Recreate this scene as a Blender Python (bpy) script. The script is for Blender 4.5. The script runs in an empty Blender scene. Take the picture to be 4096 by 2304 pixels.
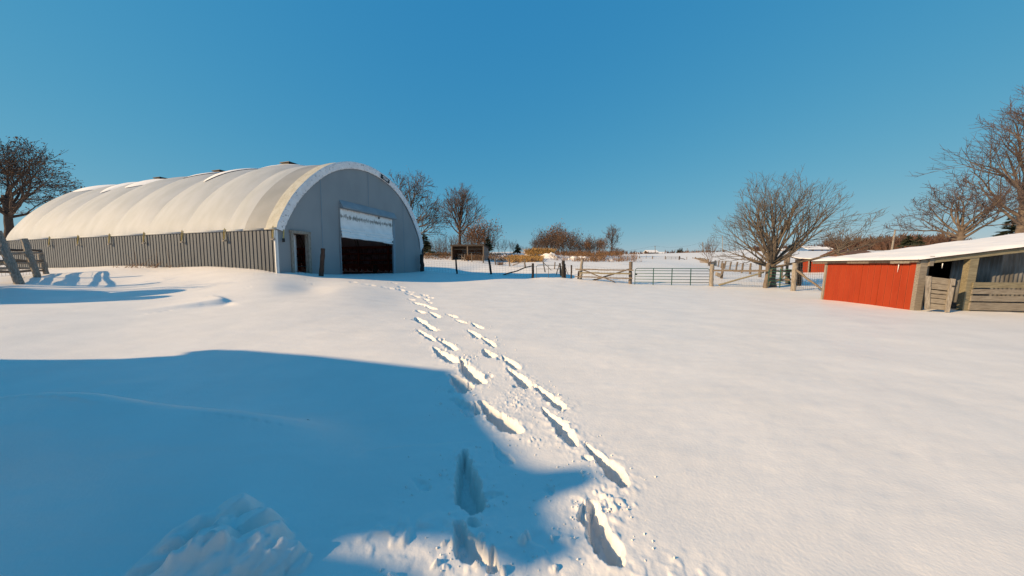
import bpy, math, random
import numpy as np
from mathutils import Vector, Matrix
R = math.radians
random.seed(7); rng = np.random.default_rng(7)
sc = bpy.context.scene
col = sc.collection

# ------------------------------------------------------------------ camera
FPX, EYE, PITCH = 1270.0, 1.45, R(4.15)          # focal length in px of a 4096 px wide frame
cam = bpy.data.cameras.new('camera'); camo = bpy.data.objects.new('camera', cam); col.objects.link(camo)
cam.sensor_width = 36.0; cam.lens = 36.0 * FPX / 4096.0
cam.clip_start = 0.05; cam.clip_end = 9000
camo.location = (0, 0, EYE); camo.rotation_euler = (R(90) - PITCH, 0, 0)
sc.camera = camo
# ------------------------------------------------------------------ sky and sun
SUN_AZ, SUN_EL = R(248), R(25)                   # azimuth clockwise from +Y
world = bpy.data.worlds.new('World'); sc.world = world; world.use_nodes = True
wn = world.node_tree; wn.nodes.clear()
sky = wn.nodes.new('ShaderNodeTexSky'); sky.sky_type = 'NISHITA'; sky.sun_disc = False
sky.sun_elevation = SUN_EL; sky.sun_rotation = SUN_AZ
sky.altitude = 0; sky.air_density = 1.0; sky.dust_density = 0.0; sky.ozone_density = 3.0
# one colour curve over the whole sky: a deep saturated blue that pales evenly to the horizon
sep = wn.nodes.new('ShaderNodeSeparateColor'); cmb = wn.nodes.new('ShaderNodeCombineColor')
wn.links.new(sky.outputs[0], sep.inputs[0])
for i, (gain, pw_) in enumerate(((.385, 1.02), (1.67, .40), (3.27, .15))):
    p_ = wn.nodes.new('ShaderNodeMath'); p_.operation = 'POWER'; p_.inputs[1].default_value = pw_
    g_ = wn.nodes.new('ShaderNodeMath'); g_.operation = 'MULTIPLY'; g_.inputs[1].default_value = gain
    wn.links.new(sep.outputs[i], p_.inputs[0]); wn.links.new(p_.outputs[0], g_.inputs[0]); wn.links.new(g_.outputs[0], cmb.inputs[i])
bg = wn.nodes.new('ShaderNodeBackground'); bg.inputs[1].default_value = 0.10
wo = wn.nodes.new('ShaderNodeOutputWorld')
wn.links.new(cmb.outputs[0], bg.inputs[0]); wn.links.new(bg.outputs[0], wo.inputs[0])
SUNV = Vector((math.sin(SUN_AZ) * math.cos(SUN_EL), math.cos(SUN_AZ) * math.cos(SUN_EL), math.sin(SUN_EL)))
sl = bpy.data.lights.new('sun', 'SUN'); sl.energy = 5.0; sl.angle = R(0.53); sl.color = (1.0, 0.70, 0.39)
so = bpy.data.objects.new('sun', sl); col.objects.link(so)
so.rotation_euler = SUNV.to_track_quat('Z', 'Y').to_euler(); so.location = SUNV * 60
sc.view_settings.view_transform = 'Standard'; sc.view_settings.look = 'None'
sc.view_settings.exposure = 0.36; sc.view_settings.gamma = 1.0; sc.view_settings.use_curve_mapping = False
sc.render.engine = 'CYCLES'
sc.cycles.use_denoising = True
sc.cycles.max_bounces = 6; sc.cycles.diffuse_bounces = 4; sc.cycles.transparent_max_bounces = 8

# ------------------------------------------------------------------ helpers
def ray(px, py):
    u = (px - 2048) / FPX; v = (1152 - py) / FPX; c, s = math.cos(PITCH), math.sin(PITCH)
    return (u, c + v * s, -s + v * c)
def at(px, py, Y):
    d = ray(px, py); k = Y / d[1]
    return Vector((d[0] * k, Y, EYE + d[2] * k))
def gnd(px, py, z=0.0):
    d = ray(px, py); k = (z - EYE) / d[2]
    return Vector((d[0] * k, d[1] * k, z))

def tag(o, label=None, cat=None, group=None, kind=None):
    if label: o['label'] = label
    if cat: o['category'] = cat
    if group: o['group'] = group
    if kind: o['kind'] = kind
    return o
def empty(name, loc=(0, 0, 0), rz=0.0, label=None, cat=None, group=None):
    o = bpy.data.objects.new(name, None); col.objects.link(o); o.location = loc; o.rotation_euler = (0, 0, rz)
    o.empty_display_size = .3
    return tag(o, label, cat, group)
def copy_tree(o, parent=None):
    c = o.copy(); col.objects.link(c); c.parent = parent
    for ch in o.children: copy_tree(ch, c)
    return c

class MB:
    """collects geometry; build() links it as one mesh object"""
    def __init__(s): s.v = []; s.f = []; s.sm = []; s.n = 0
    def add(s, verts, faces, smooth=False):
        verts = [tuple(p) for p in verts]
        s.v.extend(verts); b = s.n
        s.f.extend([tuple(i + b for i in f) for f in faces]); s.sm.extend([smooth] * len(faces)); s.n += len(verts)
    def box(s, c, size, rot=None, jit=0.0):
        hx, hy, hz = [q / 2 for q in size]; c = Vector(c); V = []
        for z in (-hz, hz):
            for x, y in ((-hx, -hy), (hx, -hy), (hx, hy), (-hx, hy)):
                p = Vector((x, y, z)) + Vector([random.uniform(-jit, jit) for _ in range(3)])
                if rot is not None: p = rot @ p
                V.append(c + p)
        s.add(V, [(3, 2, 1, 0), (4, 5, 6, 7), (0, 1, 5, 4), (1, 2, 6, 5), (2, 3, 7, 6), (3, 0, 4, 7)])
    def beam(s, a, b, w, h, up=(0, 0, 1), jit=0.0):
        a, b = Vector(a), Vector(b); d = b - a; L = d.length; d.normalize(); up = Vector(up)
        x = d.cross(up)
        if x.length < 1e-4: x = d.cross(Vector((0, 1, 0)))
        x.normalize(); z = x.cross(d)
        s.box((a + b) / 2, (w, L, h), Matrix((x, d, z)).transposed(), jit)
    def tube(s, pts, rad, sides=6, smooth=True, cap=True, rough=0.0):
        pts = [Vector(p) for p in pts]; n = len(pts)
        if not hasattr(rad, '__len__'): rad = [rad] * n
        V = []; x = None
        for i, p in enumerate(pts):
            d = (pts[min(i + 1, n - 1)] - pts[max(i - 1, 0)])
            if d.length < 1e-9: d = Vector((0, 0, 1))
            d.normalize()
            if x is None:
                x = d.orthogonal().normalized()
            else:
                x = x - d * x.dot(d)
                x = x.normalized() if x.length > 1e-6 else d.orthogonal().normalized()
            y = d.cross(x)
            for k in range(sides):
                a = 2 * math.pi * k / sides; r = rad[i] * (1 + (random.uniform(-rough, rough) if rough else 0))
                V.append(p + x * (math.cos(a) * r) + y * (math.sin(a) * r))
        F = []
        for i in range(n - 1):
            for k in range(sides):
                k2 = (k + 1) % sides
                F.append((i * sides + k, i * sides + k2, (i + 1) * sides + k2, (i + 1) * sides + k))
        if cap:
            F.append(tuple(range(sides - 1, -1, -1))); F.append(tuple(range((n - 1) * sides, n * sides)))
        s.add(V, F, smooth)
    def prism(s, poly, y0, y1, axes=None):
        """poly of (a,b) pairs; axes = (A,B,N,O): point = O + A*a + B*b + N*y"""
        A, B, N, O = axes if axes else (Vector((1, 0, 0)), Vector((0, 0, 1)), Vector((0, 1, 0)), Vector((0, 0, 0)))
        n = len(poly)
        V = [O + A * a + B * b + N * y0 for a, b in poly] + [O + A * a + B * b + N * y1 for a, b in poly]
        F = [tuple(range(n)), tuple(range(2 * n - 1, n - 1, -1))]
        F += [(i, i + n, (i + 1) % n + n, (i + 1) % n) for i in range(n)]
        s.add(V, F)
    def grid(s, P, smooth=True, closed=False):
        r, c = len(P), len(P[0]); V = [p for row in P for p in row]; F = []
        for i in range(r - 1):
            for j in range(c - 1 + (1 if closed else 0)):
                j2 = (j + 1) % c
                F.append((i * c + j, i * c + j2, (i + 1) * c + j2, (i + 1) * c + j))
        s.add(V, F, smooth)
    def mesh(s, name, m, off=None):
        me = bpy.data.meshes.new(name)
        V = s.v if off is None else [(x - off[0], y - off[1], z - off[2]) for x, y, z in s.v]
        me.from_pydata(V, [], s.f)
        me.polygons.foreach_set('use_smooth', s.sm)
        if m: me.materials.append(m)
        me.update(); return me
    def build(s, name, m, parent=None, off=None):
        if parent is not None and off is None and not parent.get('local'): off = tuple(root_of(parent).location)
        o = bpy.data.objects.new(name, s.mesh(name, m, off)); col.objects.link(o)
        if parent is not None: o.parent = parent
        return o
def root_of(o):
    while o.parent: o = o.parent
    return o
def build_stuff(mb, name, m, label, cat):
    o = mb.build(name, m); tag(o, label, cat, kind='stuff'); return o

# value noise
_L = rng.random((64, 64, 64)).astype(np.float32)
def vnoise(x, y, z=0.0):
    x = np.asarray(x, dtype=np.float64); y = np.asarray(y, dtype=np.float64); z = np.zeros_like(x) + z
    xi = np.floor(x).astype(int); yi = np.floor(y).astype(int); zi = np.floor(z).astype(int)
    fx = x - xi; fy = y - yi; fz = z - zi
    fx = fx * fx * fx * (fx * (fx * 6 - 15) + 10); fy = fy * fy * fy * (fy * (fy * 6 - 15) + 10); fz = fz * fz * (3 - 2 * fz)
    def g(a, b, c): return _L[(xi + a) & 63, (yi + b) & 63, (zi + c) & 63]
    r = 0
    for c, wz in ((0, 1 - fz), (1, fz)):
        r = r + wz * ((g(0, 0, c) * (1 - fx) + g(1, 0, c) * fx) * (1 - fy) + (g(0, 1, c) * (1 - fx) + g(1, 1, c) * fx) * fy)
    return r * 2 - 1
def fbm(x, y, z=0.0, o=3):
    r = 0; a = 1.0; t = 0
    for i in range(o):
        r = r + a * vnoise(x * 2 ** i + 17.3 * i, y * 2 ** i + 5.1 * i, z + i * 3.7); t += a; a *= .5
    return r / t
def sstep(a, b, x):
    t = np.clip((x - a) / (b - a), 0, 1); return t * t * (3 - 2 * t)

# ------------------------------------------------------------------ materials
def mat(name, base, rough=0.8, var=None, scale=4.0, stretch=(1, 1, 1), bump=0.0, bscale=40.0, metallic=0.0, detail=4.0, contrast=(0.35, 0.65), spec=0.3, sub=None, extra=None):
    m = bpy.data.materials.new(name); m.use_nodes = True; nt = m.node_tree; N = nt.nodes; L = nt.links
    b = N['Principled BSDF']; b.inputs['Roughness'].default_value = rough; b.inputs['Metallic'].default_value = metallic
    b.inputs['Specular IOR Level'].default_value = spec
    b.inputs['Base Color'].default_value = (*base, 1)
    tc = N.new('ShaderNodeTexCoord'); mp = N.new('ShaderNodeMapping'); mp.inputs['Scale'].default_value = stretch
    L.new(tc.outputs['Object'], mp.inputs[0])
    out = None
    if var is not None:
        nz = N.new('ShaderNodeTexNoise'); nz.inputs['Scale'].default_value = scale; nz.inputs['Detail'].default_value = detail
        L.new(mp.outputs[0], nz.inputs['Vector'])
        cr = N.new('ShaderNodeValToRGB'); cr.color_ramp.elements[0].position = contrast[0]; cr.color_ramp.elements[1].position = contrast[1]
        cr.color_ramp.elements[0].color = (*base, 1); cr.color_ramp.elements[1].color = (*var, 1)
        L.new(nz.outputs[0], cr.inputs[0]); L.new(cr.outputs[0], b.inputs['Base Color']); out = cr.outputs[0]
    if extra:                       # (colour, scale, stretch, lo, hi) sparse dirt
        for (c2, s2, st2, lo, hi) in extra:
            mp2 = N.new('ShaderNodeMapping'); mp2.inputs['Scale'].default_value = st2; L.new(tc.outputs['Object'], mp2.inputs[0])
            n2 = N.new('ShaderNodeTexNoise'); n2.inputs['Scale'].default_value = s2; n2.inputs['Detail'].default_value = 6; n2.inputs['Roughness'].default_value = .65
            L.new(mp2.outputs[0], n2.inputs['Vector'])
            r2 = N.new('ShaderNodeMapRange'); r2.inputs[1].default_value = lo; r2.inputs[2].default_value = hi
            L.new(n2.outputs[0], r2.inputs[0])
            mx = N.new('ShaderNodeMix'); mx.data_type = 'RGBA'; mx.inputs[7].default_value = (*c2, 1)
            L.new(r2.outputs[0], mx.inputs[0])
            if out: L.new(out, mx.inputs[6])
            else: mx.inputs[6].default_value = (*base, 1)
            out = mx.outputs[2]; L.new(out, b.inputs['Base Color'])
    if bump:
        n3 = N.new('ShaderNodeTexNoise'); n3.inputs['Scale'].default_value = bscale; n3.inputs['Detail'].default_value = 5
        L.new(mp.outputs[0], n3.inputs['Vector'])
        bp = N.new('ShaderNodeBump'); bp.inputs['Strength'].default_value = 1.0; bp.inputs['Distance'].default_value = bump
        L.new(n3.outputs[0], bp.inputs['Height']); L.new(bp.outputs[0], b.inputs['Normal'])
    return m
M = {}
M['snow'] = mat('snow', (.86, .825, .79), .5, (.81, .78, .75), 1.3, bump=.0025, bscale=45, spec=.3)
M['roofsnow'] = mat('roof_snow', (.88, .86, .85), .6, (.84, .82, .81), 3, bump=.006, bscale=9, spec=.2)
M['fabric'] = mat('roof_fabric', (.51, .55, .60), .62, (.445, .485, .52), .6, stretch=(1, 2.5, 1), bump=.002, bscale=12, spec=.3)
M['fabricgrey'] = mat('grey_roof_fabric', (.32, .345, .375), .62, (.28, .305, .33), 1.2, bump=.002, bscale=12)
M['strip'] = mat('mildewed_cover', (.55, .56, .52), .65, (.46, .46, .41), 3, bump=.006, bscale=14, extra=[((.10, .10, .04), 26, (1, 1.0, 1), .56, .70)])
M['valance'] = mat('valance_fabric', (.83, .82, .83), .65, (.70, .69, .71), 3, bump=.01, bscale=8, extra=[((.10, .10, .085), 5.5, (1.0, 5, 1.0), .575, .72)])
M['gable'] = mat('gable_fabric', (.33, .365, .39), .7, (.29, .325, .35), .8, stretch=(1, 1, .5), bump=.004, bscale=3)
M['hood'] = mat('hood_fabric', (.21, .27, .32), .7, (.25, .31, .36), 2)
M['curtain'] = mat('door_curtain', (.88, .88, .88), .55, (.80, .80, .80), 2, bump=.006, bscale=6, extra=[((.30, .23, .14), 3, (1, 1, 6), .62, .75)])
M['siding'] = mat('grey_metal_siding', (.072, .09, .115), .5, (.056, .07, .092), 1.5, stretch=(1, 1, .3), bump=.0012, bscale=30, spec=.5)
M['sidingdark'] = mat('dark_inner_metal', (.34, .28, .33), .6, (.15, .12, .12), 2)
M['whitetrim'] = mat('white_trim', (.75, .75, .74), .5)
M['wood'] = mat('weathered_wood', (.20, .165, .135), .88, (.115, .09, .07), 5, stretch=(7, 7, .9), bump=.006, bscale=16, detail=7)
M['woodx'] = mat('weathered_rail', (.24, .20, .155), .88, (.13, .10, .08), 3, stretch=(1, 6, 9), bump=.006, bscale=12, detail=7)
M['greywood'] = mat('grey_boards', (.27, .245, .205), .85, (.17, .145, .12), 4, stretch=(1, 4, 12), bump=.004, bscale=12, detail=7)
M['greenwood'] = mat('treated_boards', (.25, .225, .155), .85, (.16, .14, .095), 4, stretch=(1, 5, 10), bump=.004, bscale=12, detail=7)
M['palewood'] = mat('pale_post', (.33, .30, .26), .85, (.19, .165, .14), 6, stretch=(5, 5, 1), bump=.006, bscale=18, detail=7)
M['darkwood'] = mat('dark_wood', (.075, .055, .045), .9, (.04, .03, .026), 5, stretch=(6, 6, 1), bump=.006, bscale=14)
M['blackwood'] = mat('black_post', (.035, .032, .032), .9, (.02, .018, .018), 5, stretch=(6, 6, 1), bump=.006, bscale=14)
M['brownwood'] = mat('stained_wood', (.10, .055, .038), .85, (.06, .035, .025), 4, stretch=(5, 5, 1), bump=.005, bscale=14)
M['redmetal'] = mat('red_siding', (.31, .042, .013), .55, (.275, .035, .011), 2.5, stretch=(1, 1, .4), bump=.001, bscale=10, spec=.15, extra=[((.33, .05, .02), 5, (3, 3, .5), .58, .75)])
M['galv'] = mat('galvanised_sheet', (.20, .205, .21), .55, (.11, .105, .10), 3, stretch=(2, 2, .5), metallic=.35, spec=.5)
M['green'] = mat('green_gate_paint', (.012, .07, .055), .4, (.02, .09, .065), 6, spec=.5)
M['greytube'] = mat('grey_gate_tube', (.12, .13, .12), .5)
M['wire'] = mat('rusty_wire', (.10, .09, .085), .7)
M['strap'] = mat('yellow_strap', (.50, .40, .14), .8, (.35, .28, .12), 20)
M['black'] = mat('black_metal', (.02, .02, .022), .5)
M['bark'] = mat('grey_bark', (.15, .125, .10), .9, (.075, .06, .048), 5, stretch=(3, 3, 1), bump=.02, bscale=9, detail=7)
M['twig'] = mat('twigs', (.115, .08, .072), .9, (.075, .052, .048), 2)
M['darkbark'] = mat('dark_bark', (.085, .06, .05), .9, (.05, .036, .03), 4, bump=.02, bscale=6)
M['palebark'] = mat('pale_bark', (.17, .135, .105), .9, (.10, .075, .06), 3, bump=.02, bscale=6)
M['redtwig'] = mat('reddish_twigs', (.125, .085, .062), .9, (.085, .056, .043), .5)
M['leafbrown'] = mat('dead_leaves', (.13, .068, .038), .85, (.20, .11, .055), 3)
M['leaforange'] = mat('orange_leaves', (.27, .12, .035), .85, (.18, .075, .03), 2)
M['grass'] = mat('golden_grass', (.50, .31, .11), .9, (.33, .19, .07), 1.5)
M['weed'] = mat('brown_weeds', (.24, .14, .07), .9, (.15, .08, .045), 2)
M['brush'] = mat('brown_brush', (.10, .055, .04), .95, (.065, .037, .03), .08)
M['conifer'] = mat('conifer_needles', (.04, .055, .03), .9, (.08, .08, .045), .8)
M['dirt'] = mat('dirt_floor', (.20, .11, .075), .95, (.13, .08, .055), 2, bump=.03, bscale=5)
M['girt'] = mat('girt_wood', (.34, .12, .09), .85, (.24, .09, .065), 4)
M['white'] = mat('white_paint', (.78, .79, .80), .5)
M['blue'] = mat('blue_wall', (.10, .19, .36), .6)
M['brownroof'] = mat('brown_wall', (.16, .08, .055), .8, (.11, .06, .045), 3)
M['clod'] = M['snow']
for _n in ('fabric', 'fabricgrey', 'strip', 'gable'):
    nt = M[_n].node_tree; b_ = nt.nodes['Principled BSDF']; o_ = nt.nodes['Material Output']
    tr = nt.nodes.new('ShaderNodeBsdfTranslucent'); tr.inputs[0].default_value = (.55, .36, .30, 1); mx = nt.nodes.new('ShaderNodeMixShader'); mx.inputs[0].default_value = .20
    nt.links.new(b_.outputs[0], mx.inputs[1]); nt.links.new(tr.outputs[0], mx.inputs[2]); nt.links.new(mx.outputs[0], o_.inputs[0])

# ------------------------------------------------------------------ barn frame (shared numbers)
TH = 0.28375; BC = Vector((-12.552, 17.0, 0)); BW, BL = 14.13, 27.8
bA = Vector((math.sin(TH), math.cos(TH), 0)); bB = Vector((-math.cos(TH), math.sin(TH), 0))
def bw(x, y, z): return BC + bA * x + bB * y + Vector((0, 0, z))
FRAMES = [0, 2.25, 3.65] + [3.65 + 3.543 * i for i in range(1, 7)] + [BL]

# ------------------------------------------------------------------ terrain
ctrl = []
def cp(px, py, Y):
    p = at(px, py, Y); ctrl.append((p.x, p.y, p.z))
for px, py, Y in [(0, 1300, 6.5), (0, 1220, 9), (60, 1106, 15), (150, 1100, 16.5), (500, 1300, 7), (500, 1200, 10.5), (500, 1130, 15),
                  (800, 1300, 7), (800, 1200, 10.5), (800, 1140, 14), (1100, 1300, 7), (1100, 1200, 10.5), (1100, 1150, 13),
                  (1350, 1160, 13), (1600, 1300, 7.2), (1600, 1200, 12), (1560, 1133, 17.5), (1350, 1112, 18), (1900, 1137, 19), (2100, 1133, 20.5), (2290, 1119, 24),
                  (2000, 1300, 7.4), (2000, 1200, 12.6), (2600, 1300, 7.6), (2600, 1180, 15.5), (3200, 1300, 7.6), (3200, 1200, 13.2), (4050, 1300, 7.6),
                  (1805, 1040, 50), (1935, 1040, 50), (1750, 1065, 38), (1720, 1050, 44), (2000, 1049, 50), (2100, 1048, 48), (2300, 1052, 46), (2450, 1050, 48), (2500, 1060, 40),
                  (2700, 1060, 45), (2700, 1042, 80), (2700, 1017.5, 230), (2300, 1020, 80), (2000, 1018, 75), (1850, 1024, 70), (1700, 1022, 70),
                  (2450, 1024, 100), (2600, 1020, 230), (3000, 1012.5, 230), (3000, 1050, 70), (3300, 1087, 38), (3300, 1011, 220), (3300, 1042, 75), (3500, 1010, 200), (4096, 1010, 200),
                  (3400, 1160, 18), (3039, 1108, 28.7), (3000, 1097, 34.6), (2969, 1091, 40), (2901, 1076, 46), (2886, 1070, 56),
                  (1828, 1098, 28.5), (1965, 1099, 26.8), (2131, 1114, 25), (2255, 1113, 24.5), (2325, 1119, 23.8), (2522, 1135, 22.6), (2690, 1141, 22), (2838, 1142, 22), (3065, 1151, 20.5), (3174, 1158, 19.3)]:
    cp(px, py, Y)
for x, z in [(0, 1.0), (.8, 1.03), (1.9, .94), (2.8, .84), (4.3, .79), (7, .76), (9.9, .76), (12.5, .78), (13.8, .86)]:
    p = bw(x, -.15, 0); ctrl.append((p.x, p.y, z))
for y, z in [(.7, 1.12), (1.5, 1.19), (2.65, 1.24), (3.9, 1.31), (5.5, 1.33), (7.5, 1.32), (9, 1.29), (10.7, 1.34), (13.3, 1.40), (16, 1.33), (18.5, 1.26), (22.3, 1.23), (27, 1.2)]:
    p = bw(-.15, y, 0); ctrl.append((p.x, p.y, z))
for a in range(0, 360, 30):
    for rr in (1.2, 2.6): ctrl.append((rr * math.sin(R(a)), rr * math.cos(R(a)), 0.0))
    if 60 < a < 300:
        for rr, z in ((8, 0.0), (25, .2), (80, 1), (300, 3)): ctrl.append((rr * math.sin(R(a)), rr * math.cos(R(a)), z))
for px in (350, 1100, 1800, 2500, 3300): p = gnd(px, 1450, 0.0); ctrl.append(tuple(p))
for p in ((-40, 45, 2.2), (-60, 20, 1.8), (-120, 60, 4), (-25, 55, 2.4), (-40, 120, 5), (-9, 14, .35), (60, 25, 1.0), (22, 12, 0)): ctrl.append(p)
for a in range(0, 360, 30):
    f = .5 + .5 * math.cos(R(a)); ctrl.append((420 * math.sin(R(a)), 420 * math.cos(R(a)), 3 + 6 * f)); ctrl.append((4000 * math.sin(R(a)), 4000 * math.cos(R(a)), -20.))
ctrl = np.array(ctrl)
def emb(x, y):
    r = np.sqrt(x * x + y * y); q = np.log1p(r / 3.0); rr = np.maximum(r, 1e-6)
    return x / rr * q, y / rr * q
def _U(d2): return np.where(d2 > 1e-12, d2 * np.log(np.maximum(d2, 1e-12)), 0.0)
cu, cv = emb(ctrl[:, 0], ctrl[:, 1]); n = len(cu)
K = _U((cu[:, None] - cu[None]) ** 2 + (cv[:, None] - cv[None]) ** 2) + np.eye(n) * 2e-3
Pm = np.stack([np.ones(n), cu, cv], 1)
A_ = np.block([[K, Pm], [Pm.T, np.zeros((3, 3))]])
W_ = np.linalg.solve(A_, np.r_[ctrl[:, 2], 0, 0, 0])
def base_z(x, y):
    x = np.asarray(x, float); y = np.asarray(y, float); sh = x.shape; u, v = emb(x.ravel(), y.ravel()); r = W_[n] + W_[n + 1] * u + W_[n + 2] * v
    for i in range(n): r = r + W_[i] * _U((u - cu[i]) ** 2 + (v - cv[i]) ** 2)
    return r.reshape(sh)
def hit(px, py, z0=0.0):
    z = z0
    for _ in range(12):
        p = gnd(px, py, min(z, EYE - .15)); z = .5 * z + .5 * float(base_z(p.x, p.y))
    return gnd(px, py, min(z, EYE - .15))

# footprint troughs: far end, near end (4096 px frame), half width, depth
def z2(x, y): return (1400 + x / 2.4156, 1100 + y / 2.4156)
def z3(x, y): return (1500 + x / 1.9815, 1600 + y / 1.9815)
prints = []
for a, b, w, d in [((650, 530), (812, 640), .10, .16), ((830, 620), (1018, 725), .10, .16), ((805, 702), (1035, 852), .13, .2), ((1065, 805), (1290, 1050), .16, .24),
                   ((965, 955), (1130, 1130), .15, .20), ((925, 375), (1030, 410), .12, .12), ((1015, 430), (1130, 465), .12, .12), ((1175, 465), (1282, 522), .11, .14),
                   ((1133, 530), (1245, 613), .11, .15), ((1270, 608), (1400, 690), .11, .16), ((1290, 715), (1395, 792), .12, .2), ((1468, 780), (1632, 903), .10, .18),
                   ((1518, 905), (1715, 1083), .11, .2), ((1765, 1050), (2072, 1288), .10, .20),
                   ((0, 65), (70, 72), .25, .1), ((100, 86), (240, 106), .2, .1), ((280, 110), (420, 134), .2, .12), ((400, 72), (440, 82), .2, .1), ((430, 130), (515, 150), .2, .16), ((540, 175), (600, 190), .2, .14),
                   ((600, 200), (665, 220), .15, .14), ((560, 230), (622, 246), .15, .13), ((600, 262), (700, 292), .17, .2), ((705, 282), (832, 335), .15, .16), ((640, 338), (715, 366), .13, .16),
                   ((765, 355), (850, 410), .14, .18), ((630, 408), (718, 470), .14, .22), ((705, 452), (825, 540), .13, .18), ((680, 185), (740, 205), .17, .12), ((740, 214), (800, 228), .17, .12), ((695, 230), (755, 250), .15, .12),
                   ((540, 155), (610, 172), .2, .14), ((470, 110), (520, 122), .2, .12), ((740, 262), (780, 275), .14, .1)]:
    prints.append((z2(*a), z2(*b), w * (.8 if b[1] < 380 else .88), d * (.7 if b[1] < 300 else 1)))
for a, b, w, d in [((830, 0), (1145, 260), .125, .24), ((1322, 60), (1572, 352), .085, .2), ((1670, 342), (1992, 690), .075, .22), ((1715, 790), (1925, 1340), .085, .24),
                   ((700, 400), (800, 900), .12, .26), ((610, -20), (800, 130), .12, .08), ((930, 330), (1080, 500), .06, .03), ((280, 640), (430, 725), .05, .025), ((1320, 690), (1420, 730), .04, .015),
                   ((640, 960), (860, 1300), .085, .15), ((930, 1180), (930, 1395), .03, .09), ((1620, 900), (1740, 1010), .06, .12)]:
    prints.append((z3(*a), z3(*b), w, d))
PR = []; _rp = random.Random(31)
for a, b, w, d in prints:
    A = hit(*a); B = hit(*b); PR.append((A.x, A.y, B.x, B.y, w * _rp.uniform(.85, 1.2), d * _rp.uniform(.85, 1.1)))
    if d > .1:                        # scuffs and kicked-in pockets that break the outline
        for q in range(1):
            s = _rp.uniform(.0, 1.0); dx, dy = B.x - A.x, B.y - A.y; L = math.hypot(dx, dy); o = _rp.choice((-1, 1)) * w * _rp.uniform(.6, 1.0)
            cx, cy = A.x + dx * s - dy / L * o, A.y + dy * s + dx / L * o; an = _rp.uniform(0, 6.28); l_ = w * _rp.uniform(.5, 1.0)
            PR.append((cx - math.cos(an) * l_, cy - math.sin(an) * l_, cx + math.cos(an) * l_, cy + math.sin(an) * l_, w * _rp.uniform(.25, .5), d * _rp.uniform(.12, .35)))
NBIG = len(PR)
for pl in [((540, 1262), (720, 1232), (900, 1170), (1060, 1132)), ((60, 1262), (200, 1255), (330, 1240)), ((820, 1190), (960, 1158), (1130, 1150)), ((480, 1130), (620, 1126)), ((1180, 1120), (1260, 1140)), ((30, 1310), (160, 1306)), ((505, 1160), (490, 1190))]:
    for (xa, ya), (xb, yb) in zip(pl[:-1], pl[1:]):
        k = int(math.hypot(xb - xa, yb - ya) / 16) + 1
        for q in range(k):
            if _rp.random() < .3: continue
            u = (q + _rp.uniform(0, .5)) / k; A = hit(xa + (xb - xa) * u, ya + (yb - ya) * u); B = hit(xa + (xb - xa) * u + _rp.uniform(5, 11), ya + (yb - ya) * u + _rp.uniform(-1, .5))
            PR.append((A.x, A.y, B.x, B.y, _rp.uniform(.03, .05), _rp.uniform(.02, .05)))

crest = [(-400, 1600), (0, 1555), (180, 1515), (350, 1560), (500, 1608), (800, 1624), (1000, 1619), (1100, 1632), (1180, 1700), (1300, 1775), (1450, 1830)]
cpts = []
for i, (px, py) in enumerate(crest):
    hgt = [.40, .52, .59, .52, .42, .37, .37, .33, .20, .08, .0][i]
    g = gnd(px, py, hgt + .02); cpts.append((math.atan2(g.x, g.y), math.hypot(g.x, g.y), hgt))
cpts = np.array(cpts)
_q = np.linspace(cpts[0, 0], cpts[-1, 0], 400); _k = np.exp(-np.linspace(-2.2, 2.2, 65) ** 2); _k /= _k.sum()
_c = [np.convolve(np.pad(np.interp(_q, cpts[:, 0], cpts[:, i]), 32, mode='edge'), _k, 'valid') for i in (1, 2)]
cpts = np.stack([_q, _c[0], _c[1]], 1)
ca_ = hit(540, 1243); cb_ = hit(905, 1206)      # small wind-cut scarp on the left

_rl = random.Random(77); LUMPS = []
for _i in range(34):
    _t = _rl.random(); _px = 560 + 620 * _t + _rl.uniform(-60, 60); _py = 2375 - 245 * math.sin(min(1, _t * 1.25) * 1.9) + _rl.uniform(-20, 200)
    _g = gnd(_px, min(_py, 2620), 0.0); _a = R(_rl.uniform(20, 55)); _la = _rl.uniform(.05, .17)
    LUMPS.append((_g.x, _g.y, math.cos(_a), math.sin(_a), _la, _la * _rl.uniform(.4, .75), _rl.uniform(.03, .085) * (_la / .11) ** .6, _rl.uniform(.3, .7)))
for _i in range(26):
    _g = gnd(_rl.uniform(1560, 2250), _rl.uniform(2150, 2420), 0.0); _a = R(_rl.uniform(0, 180)); _la = _rl.uniform(.015, .06)
    LUMPS.append((_g.x, _g.y, math.cos(_a), math.sin(_a), _la, _la * _rl.uniform(.5, .9), _rl.uniform(.006, .03), _rl.uniform(.1, .5)))
_a, _b = at(1705, 1092, 30.2), at(2325, 1119, 23.8)
FEN = (_a.x, _a.y, _b.x, _b.y)
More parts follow.
